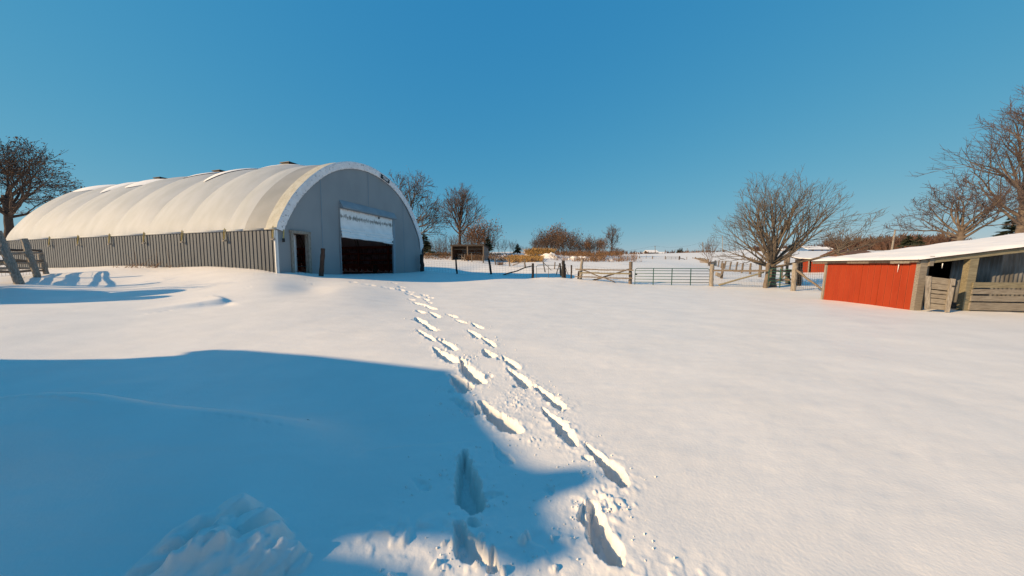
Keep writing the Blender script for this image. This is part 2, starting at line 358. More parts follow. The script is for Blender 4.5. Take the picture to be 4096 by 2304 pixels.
def detail_z(x, y, z):
    r = np.hypot(x, y); az = np.arctan2(x, y)
    z = np.array(z, float); near = 1 - sstep(25, 120, r)
    z = z + near * (.035 * fbm(x * .35, y * .35, 1.0) + .010 * fbm(x * 1.1 + y * .6, y * 2.6 - x * .9, 4.0))
    z = z + sstep(60, 200, r) * .4 * fbm(x * .02, y * .02, 2.0)
    z = z + .0035 * (1 - sstep(6, 20, r)) * fbm(x * 5 + y * 2, y * 14 - x * 5, 9.)
    # drift ridge, front left
    sel = (r < 9) & (az < .35) & (az > -2.2)
    if sel.any():
        X, Y, A = x[sel], y[sel], az[sel]
        rc = np.interp(A, cpts[:, 0], cpts[:, 1]); px_ = cpts[:, 1] * np.sin(cpts[:, 0]); py_ = cpts[:, 1] * np.cos(cpts[:, 0])
        sl_c = np.r_[0, np.cumsum(np.hypot(np.diff(px_), np.diff(py_)))]; st = .09; qs = np.arange(0, sl_c[-1], st)
        kx, ky, kh = (np.interp(qs, sl_c, v) for v in (px_, py_, cpts[:, 2])); near_, far_, best = np.zeros(X.shape), np.zeros(X.shape), np.full(X.shape, 1e9)
        wob_ = .04 * fbm(X * 1.3, Y * 1.3, 6.)
        for cx, cy, ch in zip(kx, ky, kh):
            q = (X - cx) ** 2 + (Y - cy + wob_) ** 2; best = np.minimum(best, q)
            near_ += ch * np.exp(-q / .85 ** 2) * st / (.85 * 1.7725); far_ += ch * np.exp(-q / .38 ** 2) * st / (.38 * 1.7725)
        d = np.sqrt(best + 1e-4); d = np.where(r[sel] < rc, -d, d); q = 1 / (1 + np.exp(-d / .07)); hs_ = 1.0
        prof = (1 - q) * near_ + q * np.minimum(far_, near_ * 1.15)
        z[sel] = z[sel] + hs_ * prof
    # wind-cut scarp
    ex, ey = cb_.x - ca_.x, cb_.y - ca_.y; L = math.hypot(ex, ey); ex /= L; ey /= L
    t = ((x - ca_.x) * ex + (y - ca_.y) * ey) / L; nrm = (x - ca_.x) * -ey + (y - ca_.y) * ex
    nrm = nrm + .05 * fbm(x * 4, y * 4, 3.)
    hs = .16 * np.clip(t, 0, 1) ** 1.2 * (1 - sstep(.92, 1.1, t)) * (t > 0)
    z = z + hs * np.where(nrm < 0, np.exp(-(nrm / .12) ** 2), np.exp(-(nrm / 1.3) ** 2)) - hs * .35 * np.exp(-((nrm + .45) / .4) ** 2)
    # hollow at the left edge
    hp = hit(130, 1180); q = ((x - hp.x) / 3.2) ** 2 + ((y - hp.y) / 1.5) ** 2
    z = z - .16 * np.exp(-q ** 2)
    # churned snow: overlapping lumps and slabs
    acc = np.zeros_like(x)
    for (lx, ly, ca, sa_, la, lb, hh, ft) in LUMPS:
        sel = (np.abs(x - lx) < la * 2) & (np.abs(y - ly) < la * 2)
        if not sel.any(): continue
        X = x[sel] - lx; Y = y[sel] - ly; X = X + .02 * fbm(x[sel] * 9, y[sel] * 9, hh * 50, 2); Y = Y + .02 * fbm(x[sel] * 9, y[sel] * 9, hh * 90, 2)
        e = np.sqrt(((X * ca + Y * sa_) / la) ** 2 + ((-X * sa_ + Y * ca) / lb) ** 2)
        v = hh * (1 - sstep(ft, 1.0, e)) * (1 + .5 * (X * ca + Y * sa_) / la)
        acc[sel] = np.maximum(acc[sel], v) + .35 * np.minimum(acc[sel], v)
    z = z + acc + .012 * (acc > .01) * fbm(x * 12, y * 12, 4.4, 2)
    for (px, py, rx, ry, amp, s) in [(1650, 2150, .2, .1, .022, 18), (2130, 1960, .0001, .0001, 0, 1), (2150, 1760, .07, .05, .014, 40), (2060, 1600, .14, .22, .012, 34), (1870, 1440, .1, .2, .015, 30), (2120, 2180, .3, .12, .010, 14), (1900, 2290, .3, .12, .014, 11), (2440, 2010, .1, .1, .02, 28), (1480, 1120, .5, .5, .02, 9), (2700, 2300, .2, .08, .008, 20)]:
        g = gnd(px, py, 0) if py > 1400 else hit(px, py)
        q = ((x - g.x) / rx) ** 2 + ((y - g.y) / ry) ** 2; sel = q < 6
        if sel.any(): z[sel] += amp * np.exp(-q[sel] * .7) * np.maximum(0, fbm(x[sel] * s, y[sel] * s, 5., 2) * 1.8 + .15)
    # footprints
    for i, (ax, ay, bx, by, w, dep) in enumerate(PR):
        L = math.hypot(bx - ax, by - ay); ux, uy = (bx - ax) / L, (by - ay) / L
        mx, my = (ax + bx) / 2, (ay + by) / 2
        sel = np.hypot(x - mx, y - my) < L / 2 + w * 3.0
        if not sel.any(): continue
        X, Y = x[sel], y[sel]
        far = math.hypot(mx, my); ns = min(9.0, 22 / far + 3)
        t = ((X - ax) * ux + (Y - ay) * uy) / L
        v = (X - ax) * -uy + (Y - ay) * ux
        v = v + w * (.30 * math.sin(i * 2.3) * np.sin(np.pi * np.clip(t, 0, 1)) + .30 * fbm(X * ns * 2, Y * ns * 2, i + .5, 3) + .10 * fbm(X * 22, Y * 22, i + 1.5, 2) * (far < 9)); t = t + .06 * fbm(X * ns, Y * ns, i + 7.5, 2)
        tt = np.clip(t, 0, 1)
        hw = w * (.12 + .88 * np.power(np.clip(tt, 1e-4, 1), .7)) * np.sqrt(np.clip(1 - (np.maximum(tt - .6, 0) / .42) ** 2, 0, 1))
        over = np.maximum(0, np.maximum(-t, t - 1)) * L
        dist = np.hypot(np.maximum(np.abs(v) - hw, 0) * (np.abs(v) > hw), over) - np.where((np.abs(v) < hw) & (over == 0), np.minimum(hw - np.abs(v), np.minimum(t, 1 - t) * L), 0)
        wall = min(.05, w * .35)
        ins = 1 - sstep(-wall, .006, dist)
        floor = dep * (.35 + .65 * np.power(tt, .8)) * (1 + .16 * fbm(X * 11, Y * 11, i, 2)) + .012 * fbm(X * 40, Y * 40, i)
        rim = np.exp(-np.maximum(dist, 0) / .07) * (dist > 0) * np.maximum(0, .25 + fbm(X * 20, Y * 20, i + 3., 2)) * .018 * min(1, dep / .14)
        z[sel] = z[sel] - ins * floor + rim * (1 - ins)
    # snow bank along the wire fence: the ground drops behind it
    ax, ay, bx, by = FEN; L = math.hypot(bx - ax, by - ay); ux, uy = (bx - ax) / L, (by - ay) / L
    t = ((x - ax) * ux + (y - ay) * uy) / L; nb = (x - ax) * -uy + (y - ay) * ux
    win = sstep(-.12, .06, t) * (1 - sstep(.75, 1.15, t))
    z = z - .55 * win * sstep(.1, 2.2, nb) * (1 - sstep(5, 13, nb)) + win * .10 * np.exp(-((nb + .2) / .7) ** 2) * (1 + .9 * fbm(x * .9, y * .9, 14.))
    # keep the ground under the barn floor
    dx, dy = x - BC.x, y - BC.y
    lx = dx * bA.x + dy * bA.y; ly = dx * bB.x + dy * bB.y
    inside = np.minimum(np.minimum(lx - .1, BW - .1 - lx), np.minimum(ly - .3, BL - ly))
    z = np.where(inside > 0, np.minimum(z, .55 + .3 * (1 - sstep(0, .5, inside))), z)
    return z
def ground_z(x, y):
    a = np.array([float(x)]); b = np.array([float(y)]); return float(detail_z(a, b, base_z(a, b))[0])

def make_ground():
    azs = []
    a = -180.0
    while a < 180:
        azs.append(a)
        if -60 <= a < 60:
            a += .10 if -16 <= a < 19 else (.17 if -40 < a < 30 else .22)
        else: a += 2.0 if abs(a) > 66 else .8
    azs = np.radians(np.array(azs))
    rs = [.25, .6, .9, 1.15]; r = 1.3
    while r < 4500:
        rs.append(r); r *= 1.0055 if r < 4.2 else (1.008 if r < 14 else (1.013 if r < 40 else (1.03 if r < 300 else 1.15)))
    rs = np.array(rs); na, nr = len(azs), len(rs)
    RR, AA = np.meshgrid(rs, azs, indexing='ij')
    x = (RR * np.sin(AA)).ravel(); y = (RR * np.cos(AA)).ravel()
    z = detail_z(x, y, base_z(x, y))
    co = np.stack([x, y, z], 1); co = np.vstack([co, [[0, 0, 0.0]]])
    i = np.arange(nr - 1)[:, None] * na; j = np.arange(na)[None]; j2 = (j + 1) % na
    q = np.stack([(i + j), (i + j2), (i + na + j2), (i + na + j)], -1).reshape(-1, 4)[:, ::-1]
    tri = np.stack([np.full(na, nr * na), (np.arange(na) + 1) % na, np.arange(na)], 1)[:, ::-1]
    me = bpy.data.meshes.new('snow_ground'); me.vertices.add(len(co)); me.vertices.foreach_set('co', co.ravel())
    li = np.concatenate([q.ravel(), tri.ravel()]).astype(np.int32); me.loops.add(len(li)); me.loops.foreach_set('vertex_index', li)
    ls = np.concatenate([np.arange(len(q)) * 4, len(q) * 4 + np.arange(len(tri)) * 3]).astype(np.int32)
    me.polygons.add(len(ls)); me.polygons.foreach_set('loop_start', ls)
    me.polygons.foreach_set('use_smooth', np.ones(len(ls), bool)); me.update(calc_edges=True); me.validate()
    me.materials.append(M['snow'])
    o = bpy.data.objects.new('snow_ground', me); col.objects.link(o)
    tag(o, 'smooth drifted snow covering the whole farmyard and the fields beyond', kind='structure')
    print('ground', len(co), na, nr)
make_ground()

# ------------------------------------------------------------------ the fabric barn
arch_src = [(0, 3.34), (.10, 3.75), (.49, 4.47), (.94, 5.23), (1.54, 5.96), (2.09, 6.53), (2.68, 7.06), (3.37, 7.58), (4.15, 8.0), (5.0, 8.33), (5.9, 8.54), (7.0, 8.65),
            (8.0, 8.58), (9.1, 8.37), (10.15, 8.0), (11.1, 7.46), (12.0, 6.75), (12.75, 5.9), (13.38, 5.02), (13.85, 4.2), (14.13, 3.34)]
ar = np.array(arch_src); al = np.r_[0, np.cumsum(np.hypot(*np.diff(ar, axis=0).T))]; al /= al[-1]
def arch(t, inset=0.0):
    def P(q): return np.array([np.interp(q, al, ar[:, 0]), np.interp(q, al, ar[:, 1])])
    def S(q): return sum(P(min(1, max(0, q + d))) * w for d, w in ((-.02, .25), (0, .5), (.02, .25))) if .02 < q < .98 else P(q)
    p = S(t); d = S(min(1, t + .01)) - S(max(0, t - .01)); d /= np.hypot(*d); nrm = np.array([-d[1], d[0]])   # outward
    return p - nrm * inset
barn = empty('fabric_arch_barn', BC, R(90) - TH, 'long arched fabric barn with a ribbed grey side wall and half open shaded end door', 'barn')
barn['local'] = 1
def part(mb, name, m, parent=barn, label=None):
    o = bpy.data.objects.new(name, mb.mesh(name, m)); col.objects.link(o); o.parent = parent
    if label: o['label'] = label
    return o
NT = 48
def roof_panel(y0, y1, bil, m, proud=0.0, t0=0., t1=1., thick=.03, label=None):
    mb = MB(); ny = max(2, int((y1 - y0) / .22) + 1)
    for inner in (0, 1):
        P = []
        for i in range(NT + 1):
            t = t0 + (t1 - t0) * i / NT; row = []
            for j in range(ny + 1):
                s = j / ny; b = bil * (1 - (2 * s - 1) ** 2) * (math.sin(math.pi * t) ** .5)
                wob = .02 * math.sin(9 * t + 3 * y0) * math.sin(math.pi * s)
                p = arch(t, -(b + wob + proud) + inner * thick)
                row.append((p[0], y0 + (y1 - y0) * s, p[1]))
            P.append(row if not inner else row[::-1])
        mb.grid(P)
    # rolled hem along each eave
    for t, sgn in ((0, -1), (1, 1)):
        p = arch(t, -proud)
        mb.tube([(p[0] + sgn * .02, y0 + .003, p[1] + .02), (p[0] + sgn * .02, y1 - .003, p[1] + .02)], .055, 8)
    return part(mb, 'roof_panel', m, label=label)
roof_panel(.62, FRAMES[1], .0, M['fabricgrey'], label='flat grey roof panel next to the mildewed end strip')
for i in range(1, len(FRAMES) - 1):
    roof_panel(FRAMES[i], FRAMES[i + 1], .05 if i == 1 else .25, M['fabric'])
roof_panel(-.14, .66, -.02, M['strip'], proud=.035, label='cream end strip of the roof speckled with green mildew')
# valance hanging over the front edge
mb = MB(); P = []; NV = 150
for k, (ins, yo) in enumerate([(-.035, -.14), (.02, -.17), (.12, -.16), (.24, -.15), (.36, -.14), (.43, -.12), (.43, -.08)]):
    row = []
    for i in range(NV + 1):
        t = i / NV; w = math.sin(i * 1.9) * .5 + math.sin(i * 3.7 + 1) * .5
        p = arch(t, ins * (1 + .03 * w)); row.append((p[0], yo - .012 * w * (k > 0 and k < 6), p[1] - (.0 if t < .97 else (t - .97) * 20 * (k / 6)) ))
    P.append(row[::-1])
mb.grid(P); part(mb, 'valance', M['valance'], label='wrinkled white fabric edge wrapped round the front arch')
# grey ribbed siding, in sheets
def siding_sheet(y0, y1, x, sgn, zb, zt, pitch=.281):
    mb = MB(); prof = []
    y = y0; first = True
    while y < y1 - 1e-3:
        for dy, dx in ((0, 0), (pitch * .66, 0), (pitch * .69, -.06), (pitch * .94, -.06), (pitch * .97, 0)):
            if y + dy <= y1 + 1e-3: prof.append((y + dy, dx))
        y += pitch
    prof.append((y1, 0))
    P = [[(x - sgn * dx * -1, yy, zb) for yy, dx in prof], [(x - sgn * dx * -1, yy, zt) for yy, dx in prof]]
    if sgn > 0: P = P[::-1]
    mb.grid(P, smooth=False); return mb
w = .843; y = .02
while y < BL - .1:
    y1 = min(y + w - .004, BL - .02)
    o = part(siding_sheet(y, y1, 0.0, -1, .4, 3.335), 'siding_sheet', M['siding'])
    y += w
mb = siding_sheet(0, BL, BW, 1, .2, 3.33, .281); part(mb, 'far_side_wall', M['sidingdark'])
mb = MB(); mb.box((-.055, -.03, 1.85), (.06, .06, 2.9)); mb.box((.01, -.085, 1.85), (.09, .02, 2.9)); part(mb, 'corner_trim', M['whitetrim'])
mb = MB(); mb.box((BW, -.05, 1.8), (.1, .1, 3.0)); part(mb, 'corner_trim', M['darkwood'], label='dark corner trim at the far end of the front')
# back wall
mb = MB(); pts = [tuple(arch(i / 30, .05)) for i in range(31)] + [(BW, .3), (0, .3)]
mb.prism([(a, b) for a, b in pts], BL - .12, BL - .06); part(mb, 'back_wall', M['fabric'])
# front wall with its two openings
holes = [(.90, 1.83, 0, 3.24), (4.30, 9.66, 0, 5.19)]
xs = sorted(set([round(v, 3) for v in list(np.arange(.02, BW, .25)) + [h for q in holes for h in q[:2]] + [BW - .01]]))
mb = MB()
at_ = np.array([arch(i / 200, .10) for i in range(201)])
def ztop(x): return float(np.interp(x, at_[:, 0], at_[:, 1]))
for i in range(len(xs) - 1):
    a, b = xs[i], xs[i + 1]; zb = .3
    for h in holes:
        if a >= h[0] - 1e-3 and b <= h[1] + 1e-3: zb = h[3]
    if b - a < .004: continue
    nz = 10; P = []
    for j in range(nz + 1):
        row = []
        for x in (a, b):
            zt = max(zb + .01, ztop(x)); z = zb + (zt - zb) * j / nz
            row.append((x, -.03 - .03 * math.sin(x * 1.1 + .5) * math.sin(z * .8), z))
        P.append(row)
    mb.grid(P)
    P2 = [[(p[0], p[1] + .035, p[2]) for p in row[::-1]] for row in P]; mb.grid(P2)
for xx in (2.9, 7.05, 11.2):
    m2 = MB(); zz_t = ztop(xx) - .05; zb_ = 5.75 if xx == 7.05 else .4
    m2.grid([[(xx - .03, -.048 - .03 * math.sin(xx * 1.1 + .5) * math.sin(z * .8), z) for z in np.linspace(zb_, zz_t, 14)], [(xx + .03, -.048 - .03 * math.sin(xx * 1.1 + .5) * math.sin(z * .8), z) for z in np.linspace(zb_, zz_t, 14)]])
    part(m2, 'fabric_seam', M['hood'])
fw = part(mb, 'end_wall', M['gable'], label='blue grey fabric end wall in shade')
# faint dirt patches on that wall
sm = mat('wall_grime', (.17, .20, .23), .8, (.20, .235, .26), 6)
# man door
fr = MB()
for c, s in (((.84, -.09, 2.0), (.14, .10, 2.74)), ((1.92, -.09, 2.0), (.16, .10, 2.74)), ((1.375, -.095, 3.31), (1.27, .11, .15))): fr.box(c, s, jit=.006)
for c, s in (((.90 + .015, .02, 1.95), (.03, .14, 2.5)), ((1.83 - .015, .02, 1.95), (.03, .14, 2.5)), ((1.365, .02, 3.22), (.9, .14, .03))): fr.box(c, s)
frm = part(fr, 'door_frame', M['palewood'], label='weathered bare wood frame of the narrow door')
dr = MB(); hinge = Vector((.95, .06, 0)); ang = R(37); dv = Vector((math.cos(ang), math.sin(ang), 0)); nv = Vector((-dv.y, dv.x, 0))
rot = Matrix((dv, nv, Vector((0, 0, 1)))).transposed()
dr.box(hinge + dv * .41 + Vector((0, 0, 2.05)), (.82, .045, 2.25), rot)
for zz, hh in ((2.75, .5), (2.05, .5), (1.35, .5)):
    for xx in (.22, .60):
        dr.box(hinge + dv * xx + nv * -.026 + Vector((0, 0, zz)), (.24, .012, hh), rot)
dor = part(dr, 'door', M['white'], label='narrow white panel door swung open')
hd = MB(); hd.tube([hinge + dv * .74 - nv * .02 + Vector((0, 0, 1.95)), hinge + dv * .74 - nv * .09 + Vector((0, 0, 1.95))], .035, 10); part(hd, 'handle', M['black'], dor)
# jambs, hood, curtain of the big opening
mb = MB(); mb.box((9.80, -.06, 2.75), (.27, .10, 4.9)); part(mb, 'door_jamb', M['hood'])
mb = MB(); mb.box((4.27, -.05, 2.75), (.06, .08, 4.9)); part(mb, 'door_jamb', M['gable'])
mb = MB()
mb.grid([[(x, y0, z0) for x in np.linspace(4.3, 9.95, 20)] for y0, z0 in ((-.05, 5.72), (-.14, 5.56), (-.32, 5.28), (-.34, 5.20), (-.30, 5.185), (-.06, 5.19))][::-1])
mb.add([(4.3, -.05, 5.72), (4.3, -.32, 5.28), (4.3, -.34, 5.2), (4.3, -.06, 5.19)], [(0, 1, 2, 3)]); mb.add([(9.95, -.05, 5.72), (9.95, -.32, 5.28), (9.95, -.34, 5.2), (9.95, -.06, 5.19)], [(3, 2, 1, 0)])
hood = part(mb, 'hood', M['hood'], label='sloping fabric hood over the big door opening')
# roll-up curtain: profile in y with folds, lower edge sagging right
cur = MB(); P = []; nx = 60
zz = [5.17, 5.0, 4.75, 4.45, 4.42, 4.1, 3.92, 3.90, 3.84, 3.80, 3.72, 3.70, 3.64, 3.60, 3.52, 3.49, 3.42, 3.34, 3.28, 3.27]
yy = [-.08, -.08, -.082, -.085, -.07, -.08, -.08, -.10, -.12, -.09, -.10, -.13, -.14, -.11, -.12, -.15, -.16, -.155, -.12, -.06]
for z0, y0 in zip(zz, yy):
    row = []
    for i in range(nx + 1):
        s = i / nx; x = 4.32 + 5.32 * s
        k = max(0, (4.1 - z0) / .9); dz = k * (-.04 * s - .10 * max(0, s - .8) * 5 * .5 + .03 * math.sin(7 * s)); dy = -.02 * math.sin(5 * s + z0 * 9) * k
        if s > .94: dz += .25 * (s - .94) / .06 * k * (z0 < 3.5)
        row.append((x, y0 + dy, z0 + dz))
    P.append(row)
cur.grid(P[::-1])
curt = part(cur, 'roll_up_curtain', None, label='dirty white roll-up fabric curtain bunched half way down')
def curtain_mat():
    m = M['curtain'].copy(); nt = m.node_tree; N = nt.nodes; L = nt.links; b = N['Principled BSDF']
    src = b.inputs['Base Color'].links[0].from_socket
    tc = N.new('ShaderNodeTexCoord'); sp = N.new('ShaderNodeSeparateXYZ'); L.new(tc.outputs['Object'], sp.inputs[0])
    nz = N.new('ShaderNodeTexNoise'); nz.inputs['Scale'].default_value = 5; nz.inputs['Detail'].default_value = 8; nz.inputs['Roughness'].default_value = .7
    mp = N.new('ShaderNodeMapping'); mp.inputs['Scale'].default_value = (2.2, 1, .7); L.new(tc.outputs['Object'], mp.inputs[0]); L.new(mp.outputs[0], nz.inputs['Vector'])
    def band(c, h):
        s = N.new('ShaderNodeMath'); s.operation = 'SUBTRACT'; s.inputs[1].default_value = c; L.new(sp.outputs[2], s.inputs[0])
        a = N.new('ShaderNodeMath'); a.operation = 'ABSOLUTE'; L.new(s.outputs[0], a.inputs[0])
        r = N.new('ShaderNodeMapRange'); r.inputs[1].default_value = 0; r.inputs[2].default_value = h; r.inputs[3].default_value = 1; r.inputs[4].default_value = 0; L.new(a.outputs[0], r.inputs[0]); return r.outputs[0]
    out = src
    for c, h, lo, hi, colr, f in ((4.66, .30, .62, .74, (.09, .08, .06), .8), (5.17, .16, .55, .9, (.33, .22, .10), .9)):
        bd = band(c, h); ad = N.new('ShaderNodeMath'); ad.operation = 'MULTIPLY_ADD'; ad.inputs[1].default_value = .30; L.new(bd, ad.inputs[0]); L.new(nz.outputs[0], ad.inputs[2])
        r = N.new('ShaderNodeMapRange'); r.inputs[1].default_value = lo + .02; r.inputs[2].default_value = hi + .06; r.inputs[4].default_value = f; L.new(ad.outputs[0], r.inputs[0])
        ml = N.new('ShaderNodeMath'); ml.operation = 'MULTIPLY'; L.new(r.outputs[0], ml.inputs[0]); cl = N.new('ShaderNodeMath'); cl.operation = 'GREATER_THAN'; cl.inputs[1].default_value = .02; L.new(bd, cl.inputs[0]); L.new(cl.outputs[0], ml.inputs[1])
        mx = N.new('ShaderNodeMix'); mx.data_type = 'RGBA'; mx.inputs[7].default_value = (*colr, 1); L.new(ml.outputs[0], mx.inputs[0]); L.new(out, mx.inputs[6]); out = mx.outputs[2]
    L.new(out, b.inputs['Base Color']); return m
curt.data.materials.append(curtain_mat())
hem = MB(); hem.tube([(4.34 + 5.2 * i / 20, -.13 + .015 * math.sin(i), 3.33 - .05 * i / 20 - .004 * i * (i > 15)) for i in range(21)], [.075 - .015 * math.sin(i * 1.3) for i in range(21)], 8)
part(hem, 'bottom_roll', M['curtain'], curt)
cl = MB(); cl.box((7.95, -.17, 5.03), (.07, .06, .16)); part(cl, 'pulley', M['black'], hood)
# interior: floor, girts, posts, arch tubes, kick boards
mb = MB(); mb.box((BW / 2, BL / 2 + .05, .66), (BW - .1, BL - .3, .12)); part(mb, 'dirt_floor', M['dirt'])
for z in (2.58, 1.92, 3.2):
    mb = MB(); mb.box((BW - .12, BL / 2, z), (.05, BL - .4, .14 if z < 3 else .24)); part(mb, 'wall_girt', M['girt'])
for z in (.95, 1.2, 1.45):
    mb = MB(); mb.box((BW - .14, BL / 2, z), (.04, BL - .4, .235)); part(mb, 'kick_board', M['girt'])
for fy in FRAMES[2:-1] + [1.8]:
    mb = MB(); mb.box((BW - .2, fy, 1.95), (.16, .14, 2.7)); part(mb, 'wall_post', M['girt'])
    for ins, rr in ((.12, .035), (.45, .03)):
        pass
    mb = MB(); o1 = [arch(i / 36, .12) for i in range(37)]; o2 = [arch(i / 36, .45) for i in range(37)]
    mb.tube([(p[0], fy, p[1]) for p in o1], .03, 5); mb.tube([(p[0], fy, p[1]) for p in o2], .025, 5)
    for i in range(1, 36):
        mb.tube([(o1[i][0], fy, o1[i][1]), (o2[min(36, i + (1 if i % 2 else -1))][0], fy, o2[min(36, i + (1 if i % 2 else -1))][1])], .014, 4, cap=False)
    part(mb, 'arch_truss', M['greytube'])
mb = MB(); mb.tube([(11.2, 3, .7), (11.2, 3, 1.45)], .17, 12); part(mb, 'inside_stump', M['brownwood'])
mb = MB(); mb.tube([(1.6, 2.6, 1.35), (5.5, 3.2, 1.35)], .025, 8); mb.tube([(1.6, 2.6, .7), (1.6, 2.6, 1.36)], .03, 6); mb.tube([(5.5, 3.2, .7), (5.5, 3.2, 1.36)], .03, 6); part(mb, 'inside_rail', M['greytube'])
# ratchet straps along the eave
for i, fy in enumerate([.03] + [FRAMES[2] + 3.543 * k for k in range(6)] + [BL - .3]):
    mb = MB(); zt = 3.44; zl = 2.80
    mb.beam((-.07, fy - .07, zt), (-.13, fy - .01, zl + .08), .035, .012, (0, 1, 0)); mb.beam((-.07, fy + .06, zt), (-.13, fy + .03, zl + .08), .035, .012, (0, 1, 0))
    mb.tube([(-.08, fy, zt - .02), (-.08, fy, zt + .06)], .02, 6)
    st = part(mb, 'tie_strap', M['strap'])
    bk = MB(); bk.box((-.12, fy + .02, zl), (.10, .16, .07)); bk.box((-.10, fy - .07, zl + .02), (.05, .05, .10)); part(bk, 'ratchet', M['palewood'], st)
mb = MB(); mb.beam((.36, -.16, 3.35), (.30, -.17, 2.84), .06, .02, (0, 1, 0)); st = part(mb, 'tie_strap', M['strap']); bk = MB(); bk.box((.29, -.19, 2.78), (.10, .06, .2)); part(bk, 'ratchet', M['black'], st)
mb = MB(); mb.beam((BW - .08, -.16, 3.0), (BW - .02, -.17, 2.3), .05, .02, (0, 1, 0)); part(mb, 'tie_strap', M['black'])
# maker's plate on the valance
tpl = None
for q in np.linspace(.4, .8, 400):
    p = arch(q, .2)
    if p[0] >= 8.78: tpl = q; break
p = arch(tpl, .27); p2 = arch(tpl + .01, .27); sl_ = math.atan2(p2[1] - p[1], p2[0] - p[0])
ry = Matrix.Rotation(-sl_, 3, 'Y')
mb = MB(); mb.box((p[0], -.215, p[1]), (.98, .03, .30), ry); pl = part(mb, 'maker_plate', M['black'], label='small black maker plate with a white oval emblem')
pc = Vector((p[0], -.236, p[1]))
em = MB()
def pp(a, b): return pc + ry @ Vector((a, 0, b))
rg = [(pp(.33 * math.cos(R(k)), .105 * math.sin(R(k)) + .01), pp(.28 * math.cos(R(k)), .08 * math.sin(R(k)) + .01)) for k in range(-20, 205, 15)]
em.grid([[a for a, b in rg], [b for a, b in rg]]); 
for k in range(7):
    em.box(pp(-.22 + .072 * k, .0 if k != 4 else -.01), (.05, .004, .075 if k % 3 else .095), ry)
em.box(pp(0, -.085), (.5, .004, .03), ry)
part(em, 'oval_emblem', M['white'], pl)
# ridge ventilators
def find_y(px):
    best = None
    for k in np.linspace(.5, 27, 800):
        q = bw(6.8, k, 8.7); c, s = math.cos(PITCH), math.sin(PITCH); d = q.y * c - (q.z - EYE) * s
        e = abs(2048 + FPX * q.x / d - px)
        if best is None or e < best[0]: best = (e, k)
    return best[1]
for px in (683, 916, 1185):
    k = find_y(px); mb = MB()
    mb.box((6.3, k, 8.82), (.62, .62, .44))
    vt = part(mb, 'ridge_ventilator', M['black'])
    for dz, ww in ((.86, .92), (.98, .92)):
        f2 = MB(); f2.box((6.3, k, 8.14 + dz + .02), (ww, ww, .05)); part(f2, 'louvre', M['black'], vt)
# roof snow patches (each lies on the fabric)
def roof_patch(y0, y1, ta, tb, seed, label):
    r_ = random.Random(seed); na_, nb_ = 26, 12; top = []; bot = []
    for i in range(na_ + 1):
        s = i / na_; y = y0 + (y1 - y0) * s; rowt = []; rowb = []
        e = max(0.001, math.sin(math.pi * s)) ** .6
        lo = tb - (tb - ta) * e * (1 - .35 * abs(math.sin(3.1 * s + seed))); hi = tb + .004
        # billow height of the roof at y
        b = 0
        for k in range(1, len(FRAMES) - 1):
            if FRAMES[k] <= y <= FRAMES[k + 1]:
                q = (y - FRAMES[k]) / (FRAMES[k + 1] - FRAMES[k]); b = (.05 if k == 1 else .25) * (1 - (2 * q - 1) ** 2)
        for j in range(nb_ + 1):
            t = lo + (hi - lo) * j / nb_
            edge = min(1, 5 * min(j / nb_, 1 - j / nb_)) * min(1, 5 * e)
            bb = b * (math.sin(math.pi * t) ** .5)
            p = arch(t, -(bb + .03 + .05 * edge)); rowt.append((p[0], y, p[1]))
        top.append(rowt)
    mb = MB(); mb.grid(top); o = bpy.data.objects.new('roof_snow', mb.mesh('roof_snow', M['roofsnow'])); col.objects.link(o)
    o.location = BC; o.rotation_euler = (0, 0, R(90) - TH); tag(o, label, 'snow patch', 'snow patches lying along the barn ridge')
roof_patch(find_y(1240) - .3, find_y(1240) + 2.2, .31, .47, 1, 'thin white snow streak by the nearest ridge ventilator, close to the front arch')
roof_patch(find_y(1120) + .1, find_y(1120) + 2.6, .215, .47, 2, 'snow patch on the barn roof just left of the nearest ventilator')
roof_patch(find_y(975), find_y(975) + 2.8, .225, .47, 3, 'snow patch on the roof right below the middle ventilator')
roof_patch(find_y(820), find_y(820) + 3.0, .225, .47, 4, 'snow patch on the roof between the middle and the far ventilator')
roof_patch(find_y(700), find_y(700) + 2.4, .24, .47, 5, 'small snow patch on the roof at the far ventilator')
roof_patch(find_y(590), find_y(590) + 4.2, .19, .47, 6, 'largest snow patch on the barn roof, beyond the far ventilator')

# posts standing in front of the barn
def lean_post(name, b, t, r, m, label, cat='post', sides=9, parent=None, group=None):
    b, t = Vector(b), Vector(t); mb = MB(); n_ = 7; pts = []; rr = []
    for i in range(n_ + 1):
        s = i / n_; p = b + (t - b) * s + Vector((random.uniform(-1, 1), random.uniform(-1, 1), 0)) * r * .16
        pts.append(p); rr.append(r * random.uniform(.9, 1.06) * (1 - .08 * s))
    pts[0] = b - (t - b).normalized() * .35
    mb.tube(pts, rr, sides, smooth=False, rough=.07)
    o = mb.build(name, m, parent)
    if parent is None: tag(o, label, cat, group)
    return o
q = bw(2.75, -.9, 0); gz = ground_z(q.x, q.y)
pb = at(1291, 1100, q.y - .3); ptp = at(1293, 994, q.y - .3)
lean_post('leaning_post', at(1285, 1098, 18.4), at(1293, 994, 18.6), .125, M['brownwood'], 'thick brown wooden post leaning in the snow in front of the barn end wall', 'post')
lean_post('corner_post', at(1690, 1092, 29.6), at(1687, 1018, 29.7), .19, M['blackwood'], 'dark square post standing against the right corner of the barn', 'post')

